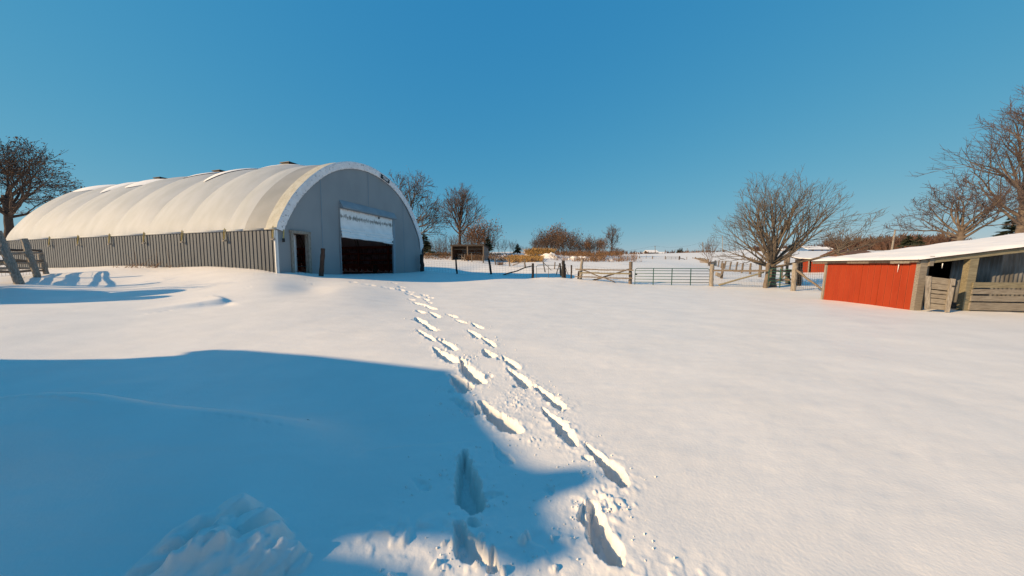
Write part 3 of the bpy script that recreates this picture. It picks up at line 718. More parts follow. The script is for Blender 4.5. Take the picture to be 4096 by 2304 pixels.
# ------------------------------------------------------------------ fences
def wire_panel(pa, pb, hgt, nh, nv, parent, name='wire_mesh', r=.0045, z0=.03, sag=.03, m=None):
    """woven wire between two ground points"""
    pa, pb = Vector(pa), Vector(pb); mb = MB(); seg = 8
    def pt(s, k):
        g = pa.lerp(pb, s); return Vector((g.x, g.y, g.z + z0 + (hgt - z0) * k - sag * math.sin(math.pi * s) * k + .012 * math.sin(s * 21 + k * 5)))
    for i in range(nh):
        k = i / (nh - 1); k = k ** 1.15
        mb.tube([pt(j / seg, k) for j in range(seg + 1)], r, 3, cap=False)
    for i in range(nv + 1):
        s = i / nv; mb.tube([pt(s, 0), pt(s, .5), pt(s, 1)], r, 3, cap=False)
    return mb.build(name, m or M['wire'], parent)
def P_(px, py, Y): return at(px, py, Y)
def fence_root(name, p, label, cat='fence', group=None): return empty(name, (p.x, p.y, p.z), 0, label, cat, group)
def post(parent, b, t, r=.07, m=None, name='post'): return lean_post(name, b, t, r, m or M['wood'], None, parent=parent)
def rail(parent, a, b, w=.04, h=.14, m=None, name='rail', up=(0, 0, 1)):
    a, b = Vector(a), Vector(b); mb = MB(); n_ = 5
    d = (b - a); 
    for i in range(n_):
        p, q2 = a.lerp(b, i / n_), a.lerp(b, (i + 1) / n_ )
        off = Vector((0, 0, .012 * math.sin(i * 2.1)))
        mb.beam(p + off, q2 + off + Vector((0, 0, 0)), w, h, up, jit=.004)
    return mb.build(name, m or M['woodx'], parent)
def pole(parent, a, b, r=.05, m=None, name='brace'):
    a, b = Vector(a), Vector(b); mb = MB(); n_ = 8
    side = Vector((random.uniform(-1, 1), random.uniform(-1, 1), random.uniform(-1, 1))) * r * .5
    mb.tube([a.lerp(b, i / n_) + side * math.sin(i * 1.3) for i in range(n_ + 1)], [r * (1 - .25 * i / n_) * random.uniform(.92, 1.08) for i in range(n_ + 1)], 7, rough=.06)
    return mb.build(name, m or M['woodx'], parent)

# dark wire fence from the barn corner to the walk gate
f = fence_root('wire_fence', P_(1965, 1100, 26.8), 'woven wire fence on dark posts running from the barn corner to the small wire gate')
pA, pB, pC, pD = P_(1705, 1090, 30.0), P_(1828, 1098, 28.5), P_(1965, 1099, 26.8), P_(2131, 1114, 25)
post(f, pB, P_(1823, 1031, 28.5), .085, M['blackwood']); post(f, pC, P_(1955, 1033, 26.8), .095, M['blackwood']); post(f, pD, P_(2132, 1053, 25), .10, M['blackwood'])
pole(f, P_(2012, 1101, 26.2), P_(2131, 1062, 25), .055, M['blackwood'])
for a, b, nv in ((pA, pB, 11), (pB, pC, 12), (pC, pD, 14)): wire_panel(a, b, 1.12, 8, nv, f)
# walk gate with rounded top corners
g = fence_root('wire_walk_gate', P_(2195, 1113, 24.8), 'small grey tube gate with mesh infill between two dark posts', 'gate')
a, b = P_(2145, 1113, 24.8), P_(2247, 1114, 24.6); H = 1.02; dx = (b - a); rr = .16
mb = MB(); L = dx.length; d = dx.normalized(); arc = [a + Vector((0, 0, .02)), a + Vector((0, 0, H - rr))] + [a + d * (rr - rr * math.cos(R(k))) + Vector((0, 0, H - rr + rr * math.sin(R(k)))) for k in (30, 60, 90)] \
    + [b - d * (rr - rr * math.cos(R(k))) + Vector((0, 0, H - rr + rr * math.sin(R(k)))) for k in (90, 60, 30)] + [b + Vector((0, 0, H - rr)), b + Vector((0, 0, .02))]
mb.tube(arc, .022, 8); mb.build('gate_frame', M['greytube'], g)
mb = MB(); mb.tube([a + Vector((0, 0, .73)), b + Vector((0, 0, .73))], .018, 6); mb.build('mid_rail', M['greytube'], g)
mb = MB(); mb.tube([a.lerp(b, .48) + Vector((0, 0, .02)), a.lerp(b, .48) + Vector((0, 0, H))], .018, 6); mb.build('upright', M['greytube'], g)
wire_panel(a, b, .72, 9, 22, g, r=.0035, sag=0)
# posts and wire behind, leading away
f = fence_root('wire_fence', P_(2255, 1113, 24.5), 'short wire fence of dark stubs between the walk gate and the crossed rail fence')
post(f, P_(2255, 1113, 24.5), P_(2253, 1042, 24.5), .13, M['blackwood']); post(f, P_(2285, 1108, 27), P_(2286, 1060, 27), .07, M['darkwood'])
post(f, P_(2262, 1112, 25.6), P_(2260, 1056, 25.6), .06, M['darkwood'])
pole(f, P_(2258, 1060, 25), P_(2273, 1100, 27), .03, M['darkwood'])
wire_panel(P_(2255, 1112, 24.5), P_(2310, 1117, 24), 1.0, 7, 6, f)
f = fence_root('post_row', P_(2220, 1085, 34), 'line of grey posts leading away behind the small wire gate')
post(f, P_(2218, 1078, 36), P_(2220, 1048, 36), .07); post(f, P_(2243, 1090, 31), P_(2239, 1053, 31), .10, M['darkwood']); post(f, P_(2178, 1076, 33), P_(2171, 1043, 33), .055)
pole(f, P_(2174, 1050, 33), P_(2206, 1082, 33), .035); post(f, P_(2229, 1085, 32.5), P_(2236, 1062, 32.5), .05)
# crossed rail fence
f = fence_root('rail_fence', P_(2420, 1120, 23.3), 'three rail wooden fence with crossed brace poles left of the long green gate')
l0, r0 = P_(2322, 1119, 23.8), P_(2521, 1135, 22.6)
post(f, l0, P_(2328, 1038, 23.8), .12, M['palewood']); post(f, r0, P_(2524, 1047, 22.6), .125, M['wood']); post(f, P_(2312, 1115, 24.3), P_(2316, 1083, 24.3), .07, M['darkwood'])
for (xa, ya, xb, yb) in ((2302, 1077, 2534, 1081.5), (2320, 1091, 2522, 1095.5), (2300, 1106, 2530, 1115)):
    rail(f, P_(xa, ya, 23.6), P_(xb, yb, 22.3), .045, .085 if ya != 1091 else .11, M['greenwood'] if ya == 1091 else M['woodx'])
pole(f, P_(2330, 1080, 23.5), P_(2460, 1128, 22.7), .05); pole(f, P_(2371, 1122, 23.5), P_(2516, 1077, 22.8), .065, M['wood'])
wire_panel(l0 + Vector((0, .15, 0)), r0 + Vector((0, .15, 0)), 1.05, 8, 16, f)
# long green gate
def tube_gate(name, a, b, H, nb, label, m=M['green'], ups=(.25, .5, .75), r=.024, drop=.14, group=None):
    a, b = Vector(a), Vector(b); d = (b - a).normalized(); g = empty(name, tuple((a + b) / 2), 0, label, 'gate', group); rr = .17; Z = Vector((0, 0, 1))
    mb = MB(); arc = [a, a + Z * (H - rr)] + [a + d * (rr - rr * math.cos(R(k))) + Z * (H - rr + rr * math.sin(R(k))) for k in (30, 60, 90)] \
        + [b - d * (rr - rr * math.cos(R(k))) + Z * (H - rr + rr * math.sin(R(k))) for k in (90, 60, 30)] + [b + Z * (H - rr), b]
    mb.tube(arc, r, 8); mb.build('gate_frame', m, g)
    for k in range(nb):
        z = H * (k + .9) / (nb + .55) * .97 if nb > 1 else H / 2
        mb = MB(); mb.tube([a + Z * z, b + Z * z], r * .85, 6); mb.build('gate_bar', m, g)
    for u in ups:
        mb = MB(); mb.beam(a.lerp(b, u) - Z * .02, a.lerp(b, u) + Z * (H + .0), .05, .03, (0, 1, 0)); mb.build('gate_upright', m, g)
    return g
a, b = P_(2539, 1138, 22.3), P_(2837, 1141, 21.8)
g = tube_gate('green_tube_gate', a, b, 1.14, 5, 'long green metal farm gate, closed, in the middle of the fence line')
mb = MB(); mb.box(a + Vector((.09, 0, .72)), (.12, .03, .10)); mb.box(a + Vector((.02, 0, .76)), (.06, .05, .05)); mb.build('latch', M['black'], g)
mb = MB(); mb.tube([b + Vector((0, 0, 1.0)), b + Vector((.12, 0, 1.0))], .02, 6); mb.tube([b + Vector((0, 0, .12)), b + Vector((.12, 0, .12))], .02, 6); mb.build('hinge', M['black'], g)
# fence between the long gate and the tree
f = fence_root('brace_fence', P_(2950, 1145, 21), 'wooden top rail fence with a long slanting brace pole left of the bare tree')
l0, r0 = P_(2846, 1141, 21.7), P_(3062, 1151, 20.4)
post(f, l0, P_(2848, 1057, 21.7), .135, M['palewood']); post(f, r0, P_(3074, 1052, 20.4), .13, M['wood'])
rail(f, P_(2852, 1082, 21.4), P_(3064, 1084, 20.2), .05, .12, M['woodx'], 'top_rail'); pole(f, P_(2874, 1140, 21.4), P_(3056, 1089, 20.3), .065, M['greenwood'])
wire_panel(l0 + Vector((0, .1, 0)), r0 + Vector((0, .1, 0)), .98, 12, 34, f, r=.003)
# stub post with a stone at its foot
f = lean_post('short_post', P_(2887, 1104, 27), P_(2893, 1053, 27), .10, M['wood'], 'short leaning post standing alone behind the brace pole fence', 'post')
mb = MB(); p = P_(2873, 1103, 27); mb.box(p + Vector((0, 0, .08)), (.35, .25, .28), Matrix.Rotation(.5, 3, 'Y'), .05); tag(mb.build('stone', M['palewood']), 'brown stone lying beside the short leaning post', 'stone')
# small green gates by the tree
tube_gate('green_tube_gate', P_(3072, 1146, 20.0), P_(3168, 1153, 18.9), 1.12, 5, 'shorter green metal gate in front of the tree trunk', ups=(.5,), r=.02)
tube_gate('green_tube_gate', P_(3165, 1142, 21.0), P_(3208, 1139, 22.5), 1.05, 4, 'green gate end standing between the pale post and the dark post', ups=(), r=.02)
f = fence_root('wire_fence', P_(3230, 1155, 18.5), 'woven wire fence with pale post and slanting brace next to the red shed')
l0, r0 = P_(3171, 1160, 18.6), P_(3300, 1165, 17.4)
post(f, l0, P_(3181, 1052, 18.6), .125, M['palewood']); post(f, P_(3195, 1141, 21.5), P_(3203, 1036, 21.5), .13, M['blackwood'])
pole(f, P_(3184, 1080, 18.4), P_(3290, 1160, 17.2), .065, M['woodx'])
wire_panel(l0, r0, 1.55, 12, 15, f, r=.005)
f = fence_root('plank_fence', P_(3130, 1130, 24), 'old dark plank fence in pieces behind the small green gate')
post(f, P_(3146, 1138, 23), P_(3149, 1047, 23), .09, M['wood']); post(f, P_(3124, 1115, 25), P_(3128, 1060, 25), .10, M['wood']); 
rail(f, P_(3080, 1120, 23.5), P_(3170, 1119, 22), .04, .12, M['wood']); rail(f, P_(3080, 1085, 23.5), P_(3170, 1083, 22), .04, .12, M['darkwood']); pole(f, P_(3082, 1145, 22.5), P_(3170, 1078, 22.5), .06, M['wood'])
post(f, P_(3158, 1140, 22.6), P_(3155, 1083, 22.6), .07, M['darkwood'])
# leaning post row curving away
f = fence_root('leaning_post_row', P_(2969, 1091, 40), 'curving row of leaning grey posts with wire behind the top rail fence')
row = [(3039, 1108, 3042, 1056, 28.7, .12), (3000, 1097, 3003, 1053, 34.6, .11), (2967, 1092, 2972, 1053, 39, .11), (2942, 1085, 2950, 1048, 42, .11), (2918, 1079, 2925, 1047, 44, .10), (2897, 1076, 2904, 1044, 46.5, .10), (2884, 1070, 2890, 1043, 52, .09), (2872, 1066, 2877, 1041, 57, .09), (2858, 1062, 2861, 1040, 64, .09)]
for x0, y0, x1, y1, Y, r in row: post(f, P_(x0, y0, Y), P_(x1, y1, Y), r)
for q0, q1 in zip(row[:-1], row[1:]): wire_panel(P_(q0[0], q0[1], q0[4]), P_(q1[0], q1[1], q1[4]), 1.1, 6, 10, f, r=.006)
# small corral of logs farther left
f = fence_root('log_corral', P_(2800, 1050, 75), 'distant corral of close set grey posts and logs behind the green gate')
rl = random.Random(3)
for k in range(26):
    px = 2768 + k * 2.55; Y = 92 - k * .9; y0 = 1043 + k * .62; hh = (15 + rl.uniform(-3, 5)) * (.8 + .02 * k)
    post(f, P_(px, y0, Y), P_(px + rl.uniform(-2, 2), y0 - hh, Y), .13, M['wood'])
for k in range(4): rail(f, P_(2798 + 1, 1056 - k * 4, 72), P_(2830, 1060 - k * 4, 70), .12, .14, M['woodx'])
f = fence_root('rail_stack', P_(2842, 1068, 60), 'short stack of rails beside the young twiggy tree')
for k in range(5): rail(f, P_(2832, 1068 - k * 4.2, 60), P_(2866, 1062 - k * 4.2, 62), .1, .16, M['woodx'])
# tiny post row at right of tree trunk
f = fence_root('far_post_row', P_(3020, 1048, 80), 'row of small far posts seen through the lower limbs of the bare tree')
for k in range(7):
    x0 = 3006 + k * 11; Y = 82 - k * 4; post(f, P_(x0, 1042 + k * 2.3, Y), P_(x0 + 3, 1030 + k * 1.6, Y), .14, M['wood'])
post(f, P_(2994, 1044, 80), P_(3003, 1029, 80), .1, M['wood'])
for x0, yb, yt in ((2885, 1040, 1029), (2942, 1041, 1029), (2973, 1041, 1012), (3165, 1065, 1046), (3190, 1066, 1048)): post(f, P_(x0, yb, 95), P_(x0 + .5, yt, 95), .16, M['wood'])
post(f, P_(3154, 1048, 60), P_(3156, 1025, 60), .22, M['wood']); post(f, P_(3144, 1048, 62), P_(3146, 1033, 62), .3, M['wood'])
# far field fence with gate
f = fence_root('far_field_fence', P_(2600, 1042, 85), 'far thin fence line crossing the snow field below the horizon')
xs_ = [2474, 2510.5, 2558, 2584.5, 2610, 2661]
for i, px in enumerate(xs_): post(f, P_(px, 1041.5, 85), P_(px + .5, 1024.5 if i != 3 else 1022, 85), .14 if i != 3 else .06, M['wood'])
post(f, P_(2717, 1043, 84), P_(2718, 1024.5, 84), .17, M['darkwood']); pole(f, P_(2719, 1031, 84), P_(2752, 1042, 84), .09, M['darkwood']); post(f, P_(2747, 1041, 84), P_(2747, 1027, 84), .07)
for a_, b_ in zip(xs_[:-1], xs_[1:]): wire_panel(P_(a_, 1041.5, 85), P_(b_, 1041.5, 85), 1.0, 4, 6, f, r=.01)
tube_gate('far_gate', P_(2665, 1042, 84.5), P_(2715, 1042.5, 84.5), 1.0, 3, 'thin far metal gate in the field fence', m=M['greytube'], ups=(.4, .75), r=.03)
# mid fence in front of the shelter
f = fence_root('mid_field_fence', P_(2030, 1060, 42), 'leaning stake fence with braces between the shelter and the dark wire fence')
mid = [(1848, 1048, 1848, 1020, 48, .09), (1858, 1050, 1859, 1016, 47, .06), (1888, 1051, 1886, 1012, 45, .07), (1934, 1053, 1931, 1025, 44, .09), (1982, 1057.5, 1979, 1029, 42, .09), (2039, 1063, 2037, 1033, 40, .09), (2100, 1068, 2098, 1036, 38, .10)]
for x0, y0, x1, y1, Y, r in mid: post(f, P_(x0, y0, Y), P_(x1, y1, Y), r)
pole(f, P_(1849, 1028, 48), P_(1874, 1048, 46), .05); pole(f, P_(2050, 1062, 39), P_(2096, 1044, 38.5), .06); 
for q0, q1 in zip(mid[2:-1], mid[3:]): wire_panel(P_(q0[0], q0[1], q0[4]), P_(q1[0], q1[1], q1[4]), 1.0, 5, 8, f, r=.006)
# old log fence at the left edge
f = fence_root('log_rail_fence', P_(110, 1104, 15.5), 'old log rail fence with three leaning posts at the left edge of the yard')
post(f, P_(66, 1108, 13), P_(-14, 925, 13), .14, M['palewood']); post(f, P_(148, 1102, 15), P_(97, 955, 15), .125, M['palewood']); post(f, P_(186, 1098, 17), P_(158, 999, 17), .115, M['palewood'])
for (ya, yb, xa, xb, m_) in ((995, 1003, -60, 165, 'darkwood'), (1018, 1011, -60, 168, 'palewood'), (1043, 1043, -60, 172, 'wood'), (1056, 1050, -60, 172, 'palewood'), (1090, 1082, -60, 178, 'wood'), (1074, 1073, -60, 178, 'palewood')):
    pole(f, P_(xa, ya, 12.6), P_(xb, yb, 17), .065, M[m_], 'log_rail')
wire_panel(P_(-60, 1110, 12.6), P_(184, 1098, 17.1), 1.0, 6, 18, f)

# ------------------------------------------------------------------ run-in shelter
O = P_(1806, 1041, 50); Rr = P_(1936, 1041, 49); ux = (Rr - O); Wd = ux.length; ux.normalize(); uy = Vector((-ux.y, ux.x, 0)); uz = Vector((0, 0, 1)); ux.z = 0
sh = empty('run_in_shelter', tuple(O), 0, 'small open fronted brown wooden shelter among weeds beyond the fence', 'shelter')
def shb(c, s, name, m):
    mb = MB(); mb.box(O + ux * c[0] + uy * c[1] + uz * c[2], s, Matrix((ux, uy, uz)).transposed()); return mb.build(name, m, sh)
for k in range(8): shb((Wd / 2, 2.6, .12 + k * .26), (Wd, .05, .25), 'back_board', M['brownwood'])
shb((.05, 1.3, 1.1), (.06, 2.6, 2.2), 'side_wall', M['brownwood']); shb((Wd - .03, 1.3, 1.1), (.06, 2.6, 2.2), 'side_wall', M['galv'])
for x in (.08, Wd / 2, Wd - .08): shb((x, 0, 1.1), (.16, .14, 2.3), 'post', M['wood'])
mb = MB(); 
for (x0, x1) in ((-.15, Wd + .15),):
    a = [O + ux * x0 + uy * -.25 + uz * 2.42, O + ux * x1 + uy * -.25 + uz * 2.42, O + ux * x1 + uy * 2.8 + uz * 2.0, O + ux * x0 + uy * 2.8 + uz * 2.0]
    mb.add([*a, *[p - uz * .10 for p in a]], [(0, 1, 2, 3), (7, 6, 5, 4), (0, 4, 5, 1), (1, 5, 6, 2), (2, 6, 7, 3), (3, 7, 4, 0)])
mb.build('roof', M['darkwood'], sh)
shb((Wd / 2, -.12, 2.26), (Wd + .2, .06, .12), 'fascia', M['wood']); shb((Wd / 2, .9, 1.75), (Wd, .05, .15), 'cross_rail', M['wood'])

# ------------------------------------------------------------------ red shed in front
SO = gnd(3649, 1241, 0.0); sa = Vector((math.sin(R(8)), math.cos(R(8)), 0)); sb = Vector((math.cos(R(8)), -math.sin(R(8)), 0)); LEAN = .055
def sp(k, dpt, z): return SO + sb * (k + LEAN * z) + sa * dpt + Vector((0, 0, z))
shed = empty('red_shed', tuple(SO), 0, 'low red metal sided shed with snow on its roof and an open front', 'shed')
def sbox(k0, k1, d0, d1, z0, z1, name, m, jit=0.0, parent=None, z0b=None, z1b=None, label=None):
    z0b = z0 if z0b is None else z0b; z1b = z1 if z1b is None else z1b
    V = []
    for (k, d_, za) in ((k0, d0, z0), (k1, d0, z0b), (k1, d1, z0b), (k0, d1, z0), (k0, d0, z1), (k1, d0, z1b), (k1, d1, z1b), (k0, d1, z1)):
        V.append(sp(k, d_, za) + Vector([random.uniform(-jit, jit) for _ in range(3)]))
    mb = MB(); mb.add(V, [(3, 2, 1, 0), (4, 5, 6, 7), (0, 1, 5, 4), (1, 2, 6, 5), (2, 3, 7, 6), (3, 0, 4, 7)])
    o = mb.build(name, m, parent or shed)
    if label: o['label'] = label
    return o
RZ = lambda k: 1.64 + .142 * k
SD = 3.45
npan = 15; pw = (SD - .06) / npan
for i in range(npan):
    d0 = .05 + i * pw; ww = pw - .014
    mb = MB(); V = []
    th_ = .03 if i not in (5, 8) else .045
    prof = [(d0, 0), (d0 + .012, th_ * .5), (d0 + .03, th_ * .5), (d0 + .04, .006), (d0 + ww - .02, .006), (d0 + ww - .01, .014), (d0 + ww, 0)]
    mb.grid([[sp(-.0 - o_, d_, zz_) for d_, o_ in prof] for zz_ in (-.25, 1.56)], smooth=False)
    mb.build('siding_panel', M['redmetal'], shed)
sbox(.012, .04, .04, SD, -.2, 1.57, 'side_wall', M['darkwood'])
sbox(-.02, .17, -.06, .06, -.25, 1.66, 'corner_post', M['greywood'], .004)
sbox(.19, .30, .02, .10, -.2, 1.45, 'door_jamb', M['wood'], .006); sbox(.17, .29, -.10, .0, 1.42, 1.72, 'post_cleat', M['greywood'], .004)
sbox(-.03, .08, SD, SD + .1, -.2, 1.58, 'back_post', M['palewood'], .004)
sbox(1.28, 1.50, -.06, .10, -.2, RZ(1.4) - .06, 'post', M['greenwood'], .003)
sbox(4.6, 4.8, -.06, .10, -.2, RZ(4.7) - .06, 'post', M['greenwood'], .003)
sbox(.28, 7.4, -.08, -.03, RZ(.28) - .17, RZ(.28) - .005, 'front_beam', M['greenwood'], 0, None, RZ(7.4) - .17, RZ(7.4) - .005)
# fascia along the low eave in broken boards
for d0, d1, m_, zz_ in ((-.1, .16, 'wood', 1.60), (.16, .75, 'greywood', 1.57), (.75, 1.5, 'darkwood', 1.585), (1.5, 2.4, 'wood', 1.575), (2.4, 3.3, 'darkwood', 1.58), (3.3, 4.1, 'wood', 1.575)):
    sbox(-.14, -.10, d0, d1 - .006, zz_ - .07, zz_ + .035, 'fascia_board', M[m_], .008)
sbox(-.12, -.02, -.1, SD + .6, 1.60, 1.635, 'eave_batten', M['darkwood'], .0)
# roof deck
mb = MB(); V = [sp(-.16, -.14, RZ(-.16)), sp(7.5, -.14, RZ(7.5)), sp(7.5, SD + .7, RZ(7.5)), sp(-.16, SD + .7, RZ(-.16))]
mb.add(V + [p - uz * .03 for p in V], [(0, 1, 2, 3), (7, 6, 5, 4), (0, 4, 5, 1), (1, 5, 6, 2), (2, 6, 7, 3), (3, 7, 4, 0)]); mb.build('roof', M['darkwood'], shed)
# corrugated partition
mb = MB(); P = []; ks = np.arange(1.46, 7.4, .02)
for zz_ in (-.1, 1.0, 2.0, 2.6):
    P.append([sp(k, 0.56 + .018 * math.sin(k * 2 * math.pi / .118), min(zz_, RZ(k) - .04)) for k in ks])
mb.grid(P); mb.build('corrugated_wall', M['galv'], shed)
sbox(7.3, 7.4, 0, SD, -.2, 2.6, 'end_wall', M['redmetal']); sbox(.1, 7.4, SD - .03, SD, -.2, 1.6, 'back_wall', M['galv'], 0, None, -.2, 2.6)
for z0, z1, m_ in ((.75, .92, 'greenwood'), (.55, .70, 'greywood'), (.33, .50, 'greywood'), (.05, .285, 'greywood')):
    sbox(1.42, 4.7, -.10, -.065, z0, z1, 'pen_board', M[m_], .006, None, z0 - .01, z1 - .005)
sbox(.3, 4.8, -.09, .02, -.16, .0, 'sill_board', M['greenwood'], .008)
mb = MB(); mb.tube([sp(.55, -.07, 1.5), sp(.55, -.07, 1.44), sp(.55, -.07, 1.34)], [.012, .01, .002], 6); tag(mb.build('icicle', M['white']), 'thin icicle hanging from the front beam of the red shed', 'icicle')
mb = MB(); mb.tube([sp(-.06, .55, 1.5), sp(-.06, .55, 1.38), sp(-.06, .56, 1.2)], [.014, .01, .002], 6); tag(mb.build('icicle', M['white']), 'longer icicle against the red siding under the eave', 'icicle')
# slatted door leaning in the first opening
pan = empty('slatted_door', tuple(sp(.3, -.15, 0)), 0, 'small slatted board door hanging askew in the shed opening', 'door')
c0, c1, c2, c3 = at(3699, 1236, SO.y - .32), at(3795, 1246, SO.y - .55), at(3822, 1116, SO.y - .55), at(3705, 1103, SO.y - .32)
def pq(u, v): return c0.lerp(c1, u).lerp(c3.lerp(c2, u), v)
nrm_ = (c1 - c0).cross(c3 - c0).normalized()
if nrm_.y > 0: nrm_ = -nrm_
def pboard(u0, u1, v0, v1, off, th, name, m):
    b4 = [pq(u0, v0), pq(u1, v0), pq(u1, v1), pq(u0, v1)]; mb = MB()
    mb.add([p + nrm_ * (off + th) + Vector([random.uniform(-.004, .004) for _ in range(3)]) for p in b4] + [p + nrm_ * off for p in b4], [(0, 1, 2, 3), (7, 6, 5, 4), (1, 0, 4, 5), (2, 1, 5, 6), (3, 2, 6, 7), (0, 3, 7, 4)]); mb.build(name, m, pan)
for v0, v1 in ((.03, .19), (.205, .345), (.365, .48), (.50, .60), (.63, .79), (.80, .985)): pboard(.0, 1.0, v0, v1, 0, .022, 'slat', M['greywood'])
pboard(-.04, .15, 0, 1, .024, .03, 'stile', M['palewood']); pboard(.80, .97, -.02, 1.0, .024, .035, 'stile', M['palewood'])
mb = MB(); mb.box(pq(.93, .78) + nrm_ * .07, (.07, .03, .03)); mb.tube([pq(.90, .78) + nrm_ * .07, pq(1.02, .78) + nrm_ * .08], .01, 6); mb.build('latch', M['black'], pan)
# snow on its roof
mb = MB(); nk, nd = 70, 40; P = []
for i in range(nk + 1):
    row_ = []
    for j in range(nd + 1):
        u, v = i / nk, j / nd; k = -.17 + 7.6 * u; d_ = -.15 + (SD + .85) * v
        e = min(1, min(u * 26, v * 14, (1 - v) * 14)); hgt = (.085 + .03 * float(vnoise(k * 1.3 + 4, d_ * .9))) * e ** .5 + .012 * float(vnoise(k * 2.1, d_ * 1.7)) + .006 * float(vnoise(k * 9, d_ * 7))
        dd = d_ + (.05 * float(vnoise(k * 2.2, 7.7)) + .02 * float(vnoise(k * 7, 1.7)) if v < .03 else 0)
        row_.append(sp(k, dd, RZ(k) + .004 + max(0, hgt) * (1 if e > .02 else 0)))
    P.append(row_)
mb.grid(P[::-1]); tag(mb.build('roof_snow', M['roofsnow']), 'smooth snow blanket on the roof of the near red shed', 'snow patch')

# red shed behind it
b0, b1 = P_(3203, 1084, 38), P_(3302, 1089, 37)
s2 = empty('red_shed', tuple((b0 + b1) / 2), 0, 'second low red shed with a dark doorway behind the near one', 'shed')
ux2 = (b1 - b0); W2 = ux2.length; ux2.normalize(); uy2 = Vector((-ux2.y, ux2.x, 0)).normalized(); rt2 = Matrix((Vector((ux2.x, ux2.y, 0)).normalized(), uy2, uz)).transposed()
def s2b(k0, k1, d0, d1, z0, z1, name, m):
    mb = MB(); mb.box(b0 + Vector((ux2.x, ux2.y, 0)) * ((k0 + k1) / 2) + uy2 * ((d0 + d1) / 2) + uz * ((z0 + z1) / 2), (k1 - k0, d1 - d0, z1 - z0), rt2); return mb.build(name, m, s2)
H2 = 1.42
for k in range(12):
    a_ = W2 * k / 12; 
    if k == 4: continue
    s2b(a_ + .005, a_ + W2 / 12 - .005, 0, .04, -.3, H2, 'siding_panel', M['redmetal'])
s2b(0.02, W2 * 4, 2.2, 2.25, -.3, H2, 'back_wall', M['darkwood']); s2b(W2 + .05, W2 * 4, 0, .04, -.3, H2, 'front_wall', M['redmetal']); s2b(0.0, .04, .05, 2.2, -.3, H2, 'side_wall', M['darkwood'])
s2b(-.28, 0.0, -.06, .14, -.3, H2 + .1, 'post', M['blackwood']); s2b(W2 * 4 / 12 - .12, W2 * 4 / 12, -.05, .0, -.3, H2, 'door_jamb', M['palewood'])
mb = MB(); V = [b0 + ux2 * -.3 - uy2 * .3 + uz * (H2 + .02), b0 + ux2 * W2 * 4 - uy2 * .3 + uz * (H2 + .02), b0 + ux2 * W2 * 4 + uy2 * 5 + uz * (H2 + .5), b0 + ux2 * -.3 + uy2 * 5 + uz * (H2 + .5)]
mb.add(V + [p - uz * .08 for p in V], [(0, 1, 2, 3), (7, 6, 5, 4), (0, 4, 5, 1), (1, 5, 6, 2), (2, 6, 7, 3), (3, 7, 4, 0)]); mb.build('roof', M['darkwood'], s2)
mb = MB(); V = [p + uz * .03 for p in V]; mb.add(V + [p + uz * .09 for p in V], [(3, 2, 1, 0), (4, 5, 6, 7), (0, 1, 5, 4), (1, 2, 6, 5), (2, 3, 7, 6), (3, 0, 4, 7)]); tag(mb.build('roof_snow', M['roofsnow']), 'snow sheet on the roof of the second red shed', 'snow patch')

# ------------------------------------------------------------------ trees
def grow(out, p, d, L, r, lev, maxlev, rnd, up=.15, kids=(5, 5, 4, 3), ang=(30, 55), wig=.10, leaves=None, minr=.006, lf=(.45, .75), env=None):
    n_ = max(3, int(4 + L * (1.6 if lev < 2 else 1.2))) if lev < 3 else 3
    pts = [Vector(p)]; rr = [r]; d = Vector(d).normalized(); q = Vector(p)
    for i in range(n_):
        d = (d + Vector((rnd.gauss(0, wig), rnd.gauss(0, wig), rnd.gauss(0, wig) + up * (.6 if lev else .1)))).normalized()
        q = q + d * (L / n_); pts.append(q.copy()); rr.append(max(minr * .6, r * (1 - .82 * (i + 1) / n_)))
    out.append((pts, rr, lev))
    if lev >= maxlev:
        if leaves is not None: leaves.append((q.copy(), d.copy()))
        return
    nk = kids[min(lev, len(kids) - 1)]
    for k in range(nk):
        s = (.28 if lev else .45) + (.70 if lev else .5) * (k + rnd.random() * .8) / nk; s = min(s, .98)
        i = min(n_ - 1, int(s * n_)); fpos = s * n_ - i; bp = pts[i].lerp(pts[i + 1], min(1, fpos)); bd = (pts[i + 1] - pts[i]).normalized()
        a = R(rnd.uniform(*ang)); o = bd.orthogonal().normalized(); o.rotate(Matrix.Rotation(rnd.uniform(0, 6.283), 3, bd)) if False else None
        o = Matrix.Rotation(rnd.uniform(0, 2 * math.pi), 3, bd) @ bd.orthogonal().normalized()
        nd = bd * math.cos(a) + o * math.sin(a)
        if nd.z < -.25: nd.z *= .3
        grow(out, bp, nd, L * rnd.uniform(*lf) * (1 - .45 * s + .15), max(minr, rr[i] * rnd.uniform(.5, .7)), lev + 1, maxlev, rnd, up, kids, ang, wig, leaves, minr, lf)
def fast_tubes(branches, sides_by_lev):
    mb = MB()
    for pts, rr, lev in branches:
        mb.tube(pts, rr, sides_by_lev[min(lev, len(sides_by_lev) - 1)], smooth=True, cap=False)
    return mb
def leaf_mb(leaves, n_per, spread, size, rnd):
    mb = MB()
    for q, d in leaves:
        for k in range(n_per):
            c = q + Vector((rnd.gauss(0, spread), rnd.gauss(0, spread), rnd.gauss(0, spread) - spread * .3))
            a = Vector((rnd.gauss(0, 1), rnd.gauss(0, 1), rnd.gauss(0, 1))).normalized(); b = a.orthogonal().normalized(); s = size * rnd.uniform(.6, 1.3)
            mb.add([c - a * s * .5, c + b * s * .35, c + a * s * .5, c - b * s * .35], [(0, 1, 2, 3)])
    return mb
